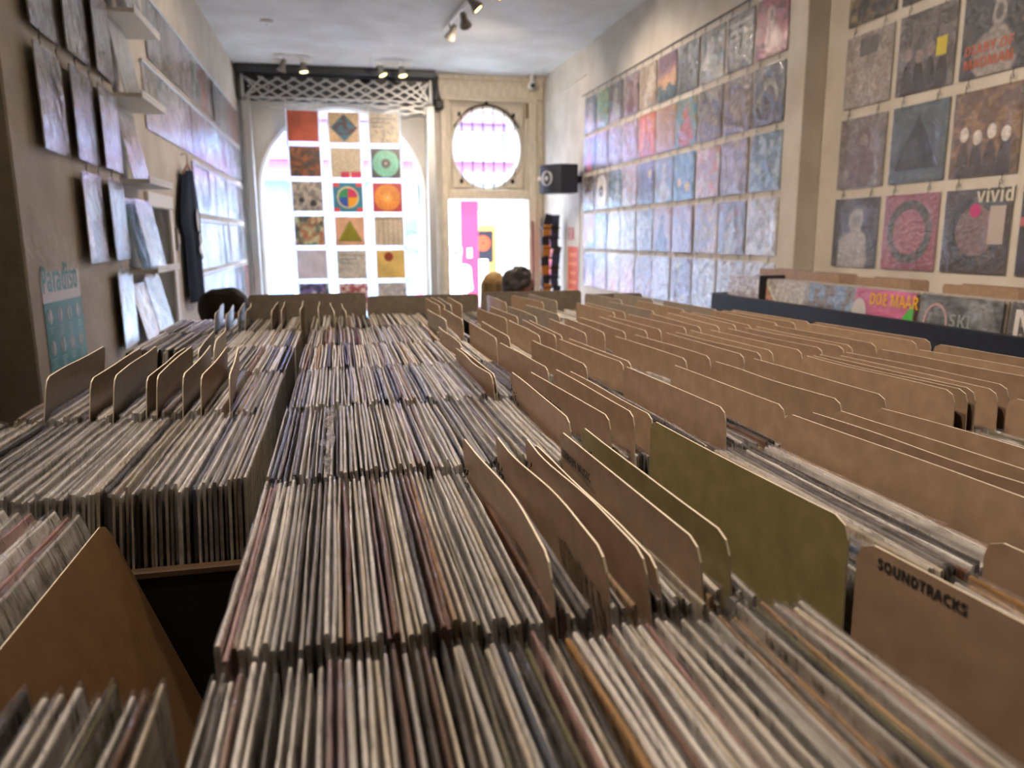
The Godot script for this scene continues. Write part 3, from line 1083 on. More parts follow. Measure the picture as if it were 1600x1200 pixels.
func build_lamps() -> void:
	# each head: a bell-shaped spot on a stalk under a rail, its light just in front of the glowing face
	var bell := MB.new()
	bell.lathe(PackedVector2Array([Vector2(0.001, 0.12), Vector2(0.022, 0.118), Vector2(0.026, 0.09), Vector2(0.028, 0.055), Vector2(0.046, 0.012), Vector2(0.047, 0.0), Vector2(0.042, 0.0), Vector2(0.04, 0.008)]), 16)
	var bell_mesh := bell.mesh()
	var glow := MB.new()
	glow.lathe(PackedVector2Array([Vector2(0.041, 0.01), Vector2(0.03, 0.004), Vector2(0.001, 0.001)]), 16)
	var glow_mesh := glow.mesh()
	var runs := [
		["front_track", "short white lamp rail on the ceiling above the left half of the folding grille", [P(-0.5, 1.725, 8.3), P(-0.2, 1.725, 8.3)], [[P(-0.46, 1.62, 8.3), Vector3(-0.35, -1, -0.1), 0.0], [P(-0.24, 1.62, 8.3), Vector3(0.1, -0.9, 0.1), 0.5]]],
		["front_track", "short white lamp rail on the ceiling above the right half of the folding grille", [P(0.5, 1.725, 8.3), P(0.78, 1.725, 8.3)], [[P(0.54, 1.62, 8.3), Vector3(0.4, -1, 0.2), 0.2], [P(0.74, 1.62, 8.3), Vector3(0.15, -0.9, 0.25), 0.5]]],
		["ceiling_track", "lamp rail with bell-shaped spots in the middle of the white ceiling", [P(0.98, 1.74, 6.85), P(1.12, 1.74, 5.3)], [[P(0.98, 1.6, 6.62), Vector3(-0.3, -0.75, -0.8), 1.5], [P(1.06, 1.62, 6.3), Vector3(0.35, -0.6, -0.85), 1.5], [P(1.08, 1.62, 5.85), Vector3(0.6, -0.7, 0.1), 1.5], [P(1.14, 1.62, 5.5), Vector3(-0.7, -0.7, 0.1), 1.5]]],
		["ceiling_track", "lamp rail with bell-shaped spots on the ceiling above the racks", [P(-0.42, 1.74, 3.3), P(-0.42, 1.74, 0.3)], [[P(-0.42, 1.62, 3.1), Vector3(0.85, -0.6, 0.05), 1.7], [P(-0.42, 1.62, 2.2), Vector3(0.6, -0.85, 0.1), 1.3], [P(-0.42, 1.62, 1.3), Vector3(0.6, -0.8, 0.0), 1.3], [P(-0.42, 1.62, 0.5), Vector3(0.65, -0.8, -0.1), 1.2]]],
	]
	var count := 0
	for r in runs:
		var a: Vector3 = r[2][0]
		var b: Vector3 = r[2][1]
		var rail := thing("lamp_rail", r[1], "lamp rail", (a + b) / 2, "lamp rails on the ceiling")
		var mb := MB.new()
		var d := b - a
		mb.box(Vector3.ZERO, Vector3(0.035, 0.022, d.length() + 0.1), 0.004)
		part("rail", mb.mesh(), mats["white_paint"], rail, Transform3D(Basis.looking_at(d.normalized()), Vector3.ZERO))
		for e in [0.25, 0.75]:
			var cl := MB.new()
			cl.box(Vector3.ZERO, Vector3(0.03, 0.03, 0.03), 0.004)
			part("ceiling_clip", cl.mesh(), mats["white_paint"], rail, at(a.lerp(b, e) - rail.position + Vector3(0, 0.018, 0)))
		for h in r[3]:
			var pos: Vector3 = h[0]
			var dir: Vector3 = (h[1] as Vector3).normalized()
			var y := -dir
			var x := y.cross(Vector3(0.3, 0.1, 1)).normalized()
			var bs := Basis(x, y, x.cross(y))
			var lit: bool = h[2] > 0.0
			var where: String = ["over the window's left half, unlit", "over the window's left half, glowing", "over the window's right half, dim", "over the window's right half, glowing", "at the far end of the middle rail", "second on the middle rail from the window", "third on the middle rail from the window", "fourth on the middle rail from the window", "above the right wall shelf", "above the seventh row of records", "above the fifth row of records", "above the second row of records"][count]
			var lamp := thing("spot_lamp", "bell-shaped grey spot lamp " + where, "lamp", pos, "spot lamps on the ceiling rails")
			part("shade", bell_mesh, mats["lamp_grey"], lamp, Transform3D(bs, Vector3.ZERO))
			var gm := mat("lamp_glow" if lit else "lamp_dead", "fff0c8" if lit else "d8d2c0", 0.4)
			if lit:
				gm.emission_enabled = true
				gm.emission = Color("ffd27a")
				gm.emission_energy_multiplier = 6.0
			part("bulb_face", glow_mesh, gm, lamp, Transform3D(bs, Vector3.ZERO))
			var stalk := MB.new()
			stalk.tube(PackedVector3Array([bs * Vector3(0, 0.1, 0), Vector3(0, 0.09, 0), Vector3(0, 1.715 + EYE - pos.y, 0)]), 0.007, 8)
			part("stalk", stalk.mesh(), mats["lamp_grey"], lamp)
			if lit:
				var s := SpotLight3D.new()
				s.name = "spot_light"
				lamp.add_child(s)
				s.position = dir * 0.02
				s.look_at_from_position(s.position + lamp.position, s.position + lamp.position + dir, Vector3(0.1, 0.2, 1).normalized())
				s.position = dir * 0.02
				s.light_energy = h[2] * LAMP_POWER
				s.light_color = Color("ffe8d2")
				s.spot_angle = 56.0
				s.spot_angle_attenuation = 0.8
				s.spot_range = 14.0
				s.light_size = 0.04
				s.shadow_enabled = true
			count += 1


# ------------------------------------------------------------------ the street in front of the shop
func build_street() -> void:
	var S := FastNoiseLite.TYPE_SIMPLEX_SMOOTH
	var rough := noise_tex("asphalt", 512, 0.05, S, Color(0.8, 0.8, 0.8), Color(1, 1, 1))
	grained("pavement", "a8a49c", 0.85, rough, Vector3.ONE * 1.5)
	grained("facade_lilac", "948ac0", 0.8, rough, Vector3.ONE)
	grained("facade_blue", "74a0d4", 0.7, rough, Vector3.ONE)
	grained("facade_white", "b4bec8", 0.8, rough, Vector3.ONE)
	grained("facade_mauve", "7c5c8a", 0.7, rough, Vector3.ONE)
	grained("facade_pink", "b86a8c", 0.7, rough, Vector3.ONE)
	grained("crimson_paint", "96103a", 0.45, rough, Vector3.ONE)
	var y0 := FLOOR_Y - 0.02
	struct("ground_pavement", slab(-14, 16, y0 - 0.2, y0, FRONT_Z + 0.3, 26), mats["pavement"])
	var zf := 14.5
	# our own house front above the shop
	struct("wall_upper_front", slab(-9, 11, CEIL_Y + 0.2, 6.5, FRONT_Z + 0.02, FRONT_Z + 0.3), mats["facade_white"])
	struct("wall_neighbour_front", slab(-9, -2.2, y0, CEIL_Y + 0.2, FRONT_Z + 0.02, FRONT_Z + 0.3), mats["facade_white"])
	struct("wall_neighbour_front", slab(RIGHT_X + 0.2, 11, y0, CEIL_Y + 0.2, FRONT_Z + 0.02, FRONT_Z + 0.3), mats["facade_white"])
	# the house opposite
	var b := thing("house_opposite", "lilac and pale blue house with shop fronts across the street", "building", P(1.0, y0, zf + 1.0))
	var o := b.position
	var put := func(called: String, x0: float, x1: float, ya: float, yb: float, z0: float, z1: float, m: String) -> Node3D:
		return part(called, slab(x0, x1, ya, yb, z0, z1, 0.01), mats[m], b, at(-o))
	put.call("upper_wall", -9.0, 11.0, 2.0, 4.6, zf, zf + 0.3, "facade_lilac")
	put.call("side_wall", -9.0, -4.2, y0, 2.0, zf, zf + 0.3, "facade_white")
	put.call("side_wall", 4.6, 11.0, y0, 2.0, zf, zf + 0.3, "facade_lilac")
	put.call("cornice", -4.2, 4.6, 1.0, 1.16, zf - 0.25, zf, "facade_lilac")
	put.call("fascia", -4.2, 4.6, 1.16, 1.36, zf - 0.1, zf, "facade_pink")
	put.call("cornice", -4.2, 4.6, 1.36, 1.5, zf - 0.22, zf, "facade_lilac")
	put.call("upper_fascia", -9.0, 11.0, 2.05, 2.35, zf - 0.12, zf, "facade_pink")
	put.call("upper_fascia", -9.0, 11.0, 1.9, 2.05, zf - 0.06, zf, "facade_mauve")
	for q in [[-4.2, -3.7], [-1.75, -0.8], [0.42, 0.66], [1.95, 2.27]]:
		put.call("pilaster", q[0], q[1], y0, 2.0, zf - 0.08, zf + 0.2, "facade_blue" if q[0] < 1.0 else "facade_white")
	for q in [[-3.7, -1.75, "facade_white"], [-0.8, 0.42, "facade_white"], [0.66, 1.95, "facade_blue"]]:
		put.call("stall_riser", q[0], q[1], y0, -1.0, zf - 0.05, zf + 0.2, q[2])
		put.call("shop_blind", q[0], q[1], 0.42, 1.0, zf + 0.02, zf + 0.1, "facade_white")
		put.call("display_back", q[0], q[1], -1.0, 1.0, zf + 0.5, zf + 0.55, q[2])
		var pn := part("shop_pane", slab(q[0], q[1], -1.0, 0.42, zf + 0.05, zf + 0.056), mats["pane"], b, at(-o))
		pn.set_meta("label", "shop window pane")
		for k in 2:
			put.call("glazing_bar", lerpf(q[0], q[1], (k + 1) / 3.0) - 0.03, lerpf(q[0], q[1], (k + 1) / 3.0) + 0.03, -1.0, 1.0, zf + 0.02, zf + 0.08, "facade_white")
	# upper windows with sashes
	for k in 9:
		var x := -7.5 + k * 1.15
		var f := part("sash_window", slab(x - 0.42, x + 0.42, 2.5, 4.3, zf - 0.05, zf + 0.05, 0.01), mats["facade_white"], b, at(-o))
		part("sash_pane", slab(x - 0.34, x + 0.34, 2.58, 4.22, zf - 0.07, zf - 0.052), mat("dark_glass", "9db2cc", 0.1), f)
	# windows of the shop floor seen through the oval
	for k in 5:
		var x := 0.9 + k * 0.62
		var f := part("transom_window", slab(x - 0.26, x + 0.26, 1.52, 1.88, zf - 0.04, zf + 0.1, 0.01), mats["facade_white"], b, at(-o))
		part("sash_pane", slab(x - 0.22, x + 0.22, 1.55, 1.85, zf - 0.06, zf - 0.042), mat("pale_glass", "a8c4e6", 0.1), f)
	put.call("transom_wall", -4.2, 4.6, 1.5, 1.9, zf, zf + 0.3, "facade_lilac")
	# crimson doorway and the lit room behind it
	put.call("door_post", 2.27, 2.6, y0, 0.66, zf - 0.1, zf + 0.2, "crimson_paint")
	put.call("door_post", 3.35, 3.7, y0, 0.66, zf - 0.1, zf + 0.2, "crimson_paint")
	put.call("door_lintel", 2.6, 3.35, 0.5, 0.66, zf - 0.1, zf + 0.2, "facade_pink")
	put.call("door_head", 2.27, 4.6, 0.66, 1.0, zf, zf + 0.2, "facade_white")
	put.call("shop_wall", 3.7, 4.6, y0, 0.66, zf, zf + 0.2, "facade_white")
	put.call("inner_back_wall", 2.3, 4.2, y0, 1.0, zf + 1.3, zf + 1.4, "facade_white")
	put.call("inner_side_wall", 4.1, 4.2, y0, 1.0, zf + 0.2, zf + 1.3, "facade_white")
	var ar := MB.new()
	ar.prism(arch(3.0, 0.5, -0.25, -0.8), 0.02, at(Vector3(0, 0, -(zf + 1.2))))
	part("painted_arch", ar.mesh(), mat("yellow_paint", "d9a94e", 0.7), b, at(-o))
	var plate := part("notice", slab(2.38, 2.47, -0.38, -0.2, zf - 0.112, zf - 0.1), mat("notice_paper", "d8a0b4", 0.6), b, at(-o))
	plate.set_meta("label", "pale notice on the crimson door post")
	# a record poster and a white till screen in that doorway
	var pz := zf + 0.9
	var po := thing("disc_poster", "black poster with an orange disc in the doorway across the street", "poster", P(2.9, -0.5, pz))
	part("sheet", slab(-0.17, 0.17, -EYE, -EYE + 0.62, -0.01, 0.01), mats["black_plastic"], po)
	var dm := MB.new()
	dm.lathe(PackedVector2Array([Vector2(0.001, 0), Vector2(0.03, 0), Vector2(0.155, 0), Vector2(0.155, -0.012), Vector2(0.001, -0.012)]), 28, Transform3D(Basis(Vector3.RIGHT, PI / 2), Vector3(-0.03, 0.38, 0.014)))
	part("disc", dm.mesh(), mat("orange_print", "e0541c", 0.4), po)
	var hm := MB.new()
	hm.lathe(PackedVector2Array([Vector2(0.001, 0), Vector2(0.02, 0), Vector2(0.02, 0.006), Vector2(0.001, 0.006)]), 12, Transform3D(Basis(Vector3.RIGHT, PI / 2), Vector3(-0.03, 0.38, 0.016)))
	part("spindle_hole", hm.mesh(), mats["ink"], po)
	var sc := thing("till_screen", "white till screen on a counter in the doorway across the street", "screen", P(2.75, -0.95, zf + 0.5))
	part("counter", slab(-0.25, 0.5, -EYE - 0.8, -EYE, 0.0, 0.4, 0.01), mats["white_paint"], sc)
	part("stand", slab(-0.06, 0.06, -EYE, -EYE + 0.18, 0.1, 0.16, 0.01), mats["white_paint"], sc)
	part("casing", slab(-0.17, 0.16, -EYE + 0.15, -EYE + 0.52, 0.06, 0.1, 0.015), mats["white_paint"], sc)
	# posters in the blue shop window
	for q in [[1.42, -0.08, "e8dcb0", "a8604a", "yellow and red disc on a blue poster in the window across the street"], [1.43, -0.5, "b07088", "4a3050", "dusky pink disc on a blue poster in the window across the street"]]:
		var pp := thing("window_poster", q[4], "poster", P(q[0], q[1] - 0.2, zf + 0.3))
		part("sheet", slab(-0.2, 0.2, -EYE, -EYE + 0.4, -0.01, 0.01), mat("blue_print", "24507c", 0.5), pp)
		var d1 := MB.new()
		d1.lathe(PackedVector2Array([Vector2(0.001, 0), Vector2(0.13, 0), Vector2(0.13, -0.01), Vector2(0.001, -0.01)]), 24, Transform3D(Basis(Vector3.RIGHT, PI / 2), Vector3(0, 0.2, 0.014)))
		part("disc", d1.mesh(), mat("print_" + q[2], q[2], 0.5), pp)
		var d2 := MB.new()
		d2.lathe(PackedVector2Array([Vector2(0.001, 0), Vector2(0.05, 0), Vector2(0.05, 0.006), Vector2(0.001, 0.006)]), 18, Transform3D(Basis(Vector3.RIGHT, PI / 2), Vector3(0, 0.2, 0.016)))
		part("disc_label", d2.mesh(), mat("print_" + q[3], q[3], 0.5), pp)


# ------------------------------------------------------------------ printed covers, drawn into two sheets of cells
var noise_pool := []
var sheet_small: Image
var sheet_large: Image
var next_cell := [0, 0]
var cover_mat := []
var sleeve_meshes := []


func start_sheets() -> void:
	sheet_small = Image.create(2048, 2048, false, Image.FORMAT_RGBA8)
	sheet_large = Image.create(2048, 1024, false, Image.FORMAT_RGBA8)
	sheet_small.fill(Color("8a8680"))
	sheet_large.fill(Color("8a8680"))
	for k in 4:
		var f := FastNoiseLite.new()
		f.noise_type = FastNoiseLite.TYPE_SIMPLEX_SMOOTH
		f.seed = 50 + k
		f.frequency = [0.012, 0.03, 0.02, 0.09][k]
		f.fractal_octaves = [3, 4, 3, 3][k]
		f.domain_warp_enabled = k < 3
		f.domain_warp_amplitude = 20.0
		var im := f.get_image(512, 512)
		im.convert(Image.FORMAT_L8)
		noise_pool.append(im.get_data())
	for k in 3:
		var m := StandardMaterial3D.new()
		m.resource_name = "printed_covers"
		m.roughness = 0.16
		m.metallic_specular = 0.7
		m.normal_enabled = k < 2
		if k < 2: m.normal_texture = noise_tex("crumple_%d" % k, 2048, 0.012, FastNoiseLite.TYPE_SIMPLEX_SMOOTH, Color.BLACK, Color.WHITE, 10.0, FastNoiseLite.FRACTAL_RIDGED, 30.0, 2) if k == 0 else tex["crumple_0"]
		m.normal_scale = 0.8
		cover_mat.append(m)
	# crumpled clear sleeves, 0.325 m square, standing in x and y, bulging to +z
	for k in 7:
		var g := RandomNumberGenerator.new()
		g.seed = 900 + k
		var folds := []
		for n in 9:
			var ang := g.randf_range(-0.75, 0.75)
			folds.append([Vector2(cos(ang), sin(ang)), Vector2(g.randf(), g.randf()), g.randf_range(0.03, 0.11), g.randf_range(-0.5, 1.0), g.randf_range(0.15, 0.6)])
		var rows := []
		var off := Vector2(k * 0.37, k * 0.61)
		for i in 29:
			var line := PackedVector3Array()
			for j in 29:
				var s := j / 28.0
				var t := i / 28.0
				var edge: float = clampf(minf(minf(s, 1.0 - s), minf(t, 1.0 - t)) * 8.0, 0.0, 1.0)
				var h := 0.0
				for fo in folds:
					var rel: Vector2 = Vector2(s, t) - fo[1]
					var d: float = absf(rel.dot(fo[0]))
					var along: float = absf(rel.dot(Vector2(-fo[0].y, fo[0].x)))
					h += fo[3] * fo[2] * maxf(0.0, 1.0 - d / fo[2]) * clampf(1.5 - along / fo[4], 0.0, 1.0)
				line.append(Vector3((s - 0.5) * 0.326, t * 0.328 - 0.004, 0.0036 + edge * maxf(0.0, 0.0015 + h * 0.075)))
			rows.append(line)
		var mb := MB.new()
		mb.grid(rows, false, Vector2(0.75, 0.75))
		for i in mb.uv.size():
			mb.uv[i] += off
		var e := 0.163
		mb.quad(Vector3(-e, -0.004, -0.003), Vector3(-e, -0.004, 0.0036), Vector3(-e, 0.324, 0.0036), Vector3(-e, 0.324, -0.003))
		mb.quad(Vector3(e, -0.004, 0.0036), Vector3(e, -0.004, -0.003), Vector3(e, 0.324, -0.003), Vector3(e, 0.324, 0.0036))
		sleeve_meshes.append(mb.mesh())


func finish_sheets() -> void:
	cover_mat[0].albedo_texture = ImageTexture.create_from_image(sheet_small)
	cover_mat[2].albedo_texture = cover_mat[0].albedo_texture
	cover_mat[2].roughness = 0.4
	cover_mat[1].albedo_texture = ImageTexture.create_from_image(sheet_large)


# spec: "background second third motif"; returns the cell
func draw_cover(spec: String, large := false, mute := 0.0) -> int:
	var w := spec.split(" ")
	var a := Color(w[0])
	var b := Color(w[1])
	var c := Color(w[2])
	if mute > 0.0:  # haze of the clear sleeve painted into the cover colours as grey
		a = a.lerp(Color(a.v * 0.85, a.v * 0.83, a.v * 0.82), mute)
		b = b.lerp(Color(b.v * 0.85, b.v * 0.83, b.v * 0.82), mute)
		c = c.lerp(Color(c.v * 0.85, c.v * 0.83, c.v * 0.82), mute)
	var motif := w[3]
	var big := 1 if large else 0
	var cell: int = next_cell[big]
	next_cell[big] += 1
	var n := 256 if large else 128
	var im := sheet_large if large else sheet_small
	var across := im.get_width() / n
	var ox := (cell % across) * n
	var oy := (cell / across) * n
	var sd := (cell * 7919 + big * 131) % 100000
	var n0: PackedByteArray = noise_pool[0]
	var n1: PackedByteArray = noise_pool[1]
	var n2: PackedByteArray = noise_pool[2]
	var n3: PackedByteArray = noise_pool[3]
	var shx := (sd * 37) % 512
	var shy := (sd * 71) % 512
	var data := PackedByteArray()
	data.resize(n * n * 4)
	var step := 128.0 / n
	var kind: int = ["photo", "figure", "plain", "ring", "disc", "tri", "diamond", "quarters", "text", "hills", "dots", "stripes", "blocks", "arch", "sticker", "cross", "group", "split"].find(motif)
	for py in n:
		var y := (py + 0.5) / n
		for px in n:
			var x := (px + 0.5) / n
			var q := ((int(py * step) + shy) & 511) * 512 + ((int(px * step) + shx) & 511)
			var f0 := n0[q] / 255.0
			var f1 := n1[q] / 255.0
			var f2 := n2[(q + 91357) & 262143] / 255.0
			var grain := n3[q] / 255.0
			var k := a
			var dx := x - 0.5
			var dy := y - 0.5
			var r := sqrt(dx * dx + dy * dy)
			var soft := 0.35
			match kind:
				0:
					k = a.lerp(b, smoothstep(0.3, 0.75, f1)).lerp(c, smoothstep(0.52, 0.72, f0) * 0.6 + smoothstep(0.6, 0.7, f2) * 0.25)
				1:
					k = a.lerp(b, smoothstep(0.5, 0.62, f1) * 0.5)
					var body := sqrt(pow((x - 0.5 - (f0 - 0.5) * 0.3) / 0.3, 2) + pow((y - 0.95) / 0.5, 2))
					var head := sqrt(pow((x - 0.5 - (f0 - 0.5) * 0.2) / 0.13, 2) + pow((y - 0.33) / 0.17, 2))
					k = k.lerp(c, smoothstep(1.1, 0.9, minf(body, head)) * 0.85)
					k = k.lerp(b, smoothstep(0.6, 0.4, head) * 0.6)
				2:
					soft = 0.15
				3:
					k = b if r > 0.29 and r < 0.41 else a
					if r <= 0.29: k = a.lerp(c, 0.5)
					if r > 0.29 and r < 0.41: k = b.lerp(c, smoothstep(0.55, 0.7, f1) * 0.4)
				4:
					k = b if r < 0.44 else a
					if r < 0.44: k = b.lerp(Color.WHITE, 0.12 * sin(r * 120.0))
					if r < 0.16: k = c
					if r < 0.03: k = Color("d8d4cc")
				5:
					var tt := (y - 0.12) / 0.68
					k = b if tt > 0.0 and tt < 1.0 and absf(dx) < tt * 0.38 else a
					if y > 0.8 and y < 0.83 and absf(dx) < 0.38: k = b.darkened(0.4)
					soft = 0.12
				6:
					k = c.lerp(b, smoothstep(0.4, 0.6, f1)) if absf(dx) + absf(dy) < 0.44 else a
					if absf(dx) + absf(dy) < 0.44 and y > 0.72: k = b
				7:
					k = a
					if absf(dx) > 0.27 and absf(dy) > 0.34: k = Color("d94f50")
					if r < 0.36: k = Color("d8c8a0")
					if r < 0.31: k = (Color("2f8a58") if dy < 0 else Color("1d4fa8")) if dx < 0 else (Color("d02a62") if dy < 0 else Color("f0a810"))
					soft = 0.1
				8:
					k = a.lerp(b, smoothstep(0.55, 0.68, f1) * 0.4)
					for t in 3:
						var yy := 0.14 + t * 0.13
						if y > yy and y < yy + 0.07 and x > 0.1 and x < 0.9 - 0.2 * t and fmod(x * 17.0 + t * 3.1, 1.0) < 0.7: k = b
				9:
					k = a.lerp(b, smoothstep(0.15, 0.6, y + (f0 - 0.5) * 0.2))
					if y > 0.72 + (f1 - 0.5) * 0.3: k = c
				10:
					k = a.lerp(b, smoothstep(0.4, 0.6, f1))
					if Vector2(x - 0.3, y - 0.62).length() < 0.09 or Vector2(x - 0.68, y - 0.72).length() < 0.11: k = c
				11:
					k = a if fmod(x * 6.0, 1.0) < 0.7 else b
					if y < 0.12: k = c
				12:
					k = a.lerp(b, smoothstep(0.5, 0.55, f0))
					if y > 0.78 and x > 0.32: k = c
					if y > 0.78 and absf(x - 0.63) < 0.03: k = a
				13:
					var rr := sqrt(dx * dx * 1.6 + (y - 0.62) * (y - 0.62))
					k = a.lerp(b, smoothstep(0.5, 0.6, f1))
					if y < 0.9 and rr > 0.28 and rr < 0.4 and y < 0.65: k = c
				14:
					k = a.lerp(b, smoothstep(0.45, 0.65, f1) * 0.7)
					if absf(x - 0.75) < 0.1 and absf(y - 0.3) < 0.09: k = c
				15:
					k = a.lerp(b, smoothstep(0.5, 0.64, f1) * 0.6)
					if absf(dx) < 0.05 or absf(y - 0.4) < 0.05: k = c
				16:
					k = a.lerp(b, smoothstep(0.4, 0.62, f1))
					for t in 4:
						var cx := 0.2 + t * 0.2
						var hd := sqrt(pow((x - cx) / 0.065, 2) + pow((y - 0.5 - 0.05 * (t % 2)) / 0.085, 2))
						var bd := sqrt(pow((x - cx) / 0.1, 2) + pow((y - 0.95) / 0.36, 2))
						if bd < 1.0: k = a.darkened(0.35 + 0.1 * (t % 2))
						if hd < 1.0: k = c
				17:
					k = a if y < 0.5 + dx * 0.9 else b
					if absf(y - 0.5 - dx * 0.9) < 0.03: k = c
			var l := 1.0 + soft * (grain - 0.5) + 0.18 * (f0 - 0.5)
			var p := (py * n + px) * 4
			data[p] = clampi(int(k.r * 255.0 * l), 0, 255)
			data[p + 1] = clampi(int(k.g * 255.0 * l), 0, 255)
			data[p + 2] = clampi(int(k.b * 255.0 * l), 0, 255)
			data[p + 3] = 255
	im.blit_rect(Image.create_from_data(n, n, false, Image.FORMAT_RGBA8, data), Rect2i(0, 0, n, n), Vector2i(ox, oy))
	return cell


func colour_word(hex: String) -> String:
	var c := Color(hex)
	var v := c.v
	var s := c.s
	if s < 0.16:
		return "white" if v > 0.78 else "pale grey" if v > 0.62 else "grey" if v > 0.38 else "black"
	var h := c.h * 360.0
	var d := "dark " if v < 0.42 else "pale " if v > 0.7 and s < 0.35 else ""
	if h < 14 or h > 345: return d + ("red" if s > 0.45 else "rose")
	if h < 42: return d + ("orange" if s > 0.55 and v > 0.6 else "brown" if v < 0.62 else "tan")
	if h < 68: return d + ("yellow" if s > 0.4 and v > 0.6 else "khaki")
	if h < 160: return d + "green"
	if h < 200: return d + "teal"
	if h < 250: return d + "blue"
	if h < 300: return d + "violet"
	return d + "pink"


# what the cover shows, in words
func cover_words(spec: String) -> String:
	var w := spec.split(" ")
	var m := {"photo": "blotched", "figure": "figured", "plain": "plain", "ring": "ring-marked", "disc": "disc-printed", "tri": "triangle", "diamond": "diamond", "quarters": "four-colour wheel", "text": "lettered", "hills": "banded", "dots": "dotted", "stripes": "striped", "blocks": "blocked", "arch": "arched", "sticker": "stickered", "cross": "crossed", "group": "group portrait", "split": "two-tone"}
	return "%s and %s %s" % [colour_word(w[0]), colour_word(w[1]), m[w[3]]]


# a jacket with its printed front towards +z, bottom edge at y = 0
func cover_mesh(cell: int, large: bool, w := SLEEVE, h := SLEEVE, t := 0.0045) -> ArrayMesh:
	var n := 256.0 if large else 128.0
	var im := sheet_large if large else sheet_small
	var across := int(im.get_width() / n)
	var su := n / im.get_width()
	var sv := n / im.get_height()
	var u0 := (cell % across) * su
	var v0 := (cell / across) * sv
	var i := 0.012
	var A := Vector2(u0 + su * i, v0 + sv * (1 - i))
	var B := Vector2(u0 + su * (1 - i), v0 + sv * (1 - i))
	var C := Vector2(u0 + su * (1 - i), v0 + sv * i)
	var D := Vector2(u0 + su * i, v0 + sv * i)
	var mb := MB.new()
	var x := w / 2
	var z := t / 2
	mb.quad(Vector3(-x, 0, z), Vector3(x, 0, z), Vector3(x, h, z), Vector3(-x, h, z), A, B, C, D)
	mb.quad(Vector3(x, 0, -z), Vector3(-x, 0, -z), Vector3(-x, h, -z), Vector3(x, h, -z), B, A, D, C)
	mb.quad(Vector3(-x, 0, -z), Vector3(-x, 0, z), Vector3(-x, h, z), Vector3(-x, h, -z), A, A, D, D)
	mb.quad(Vector3(x, 0, z), Vector3(x, 0, -z), Vector3(x, h, -z), Vector3(x, h, z), B, B, C, C)
	mb.quad(Vector3(-x, h, z), Vector3(x, h, z), Vector3(x, h, -z), Vector3(-x, h, -z), D, C, C, D)
	mb.quad(Vector3(-x, 0, -z), Vector3(x, 0, -z), Vector3(x, 0, z), Vector3(-x, 0, z), A, B, B, A)
	return mb.mesh()


var clip_mesh: ArrayMesh


# a record hung in a clear sleeve; basis z is its front
func hung(called: String, label: String, group: String, spec: String, large: bool, at_bottom: Vector3, basis: Basis, clips := true, sleeve := true) -> Node3D:
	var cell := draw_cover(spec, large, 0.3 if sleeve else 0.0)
	var t := thing(called, label, "record", at_bottom, group)
	t.basis = basis
	part("jacket", cover_mesh(cell, large), cover_mat[1 if large else 0 if sleeve else 2], t)
	if sleeve:
		part("clear_sleeve", sleeve_meshes[rng.randi_range(0, sleeve_meshes.size() - 1)], mats["plastic"], t, Transform3D(Basis(), Vector3.ZERO))
	if clips:
		for sx in [-0.1, 0.1]:
			part("clip", clip_mesh, mats["wire"], t, at(Vector3(sx, SLEEVE + 0.012, 0.002)))
	return t


func facing_left() -> Basis:
	return Basis(Vector3(0, 0, 1), Vector3.UP, Vector3(-1, 0, 0))


func facing_right() -> Basis:
	return Basis(Vector3(0, 0, -1), Vector3.UP, Vector3(1, 0, 0))


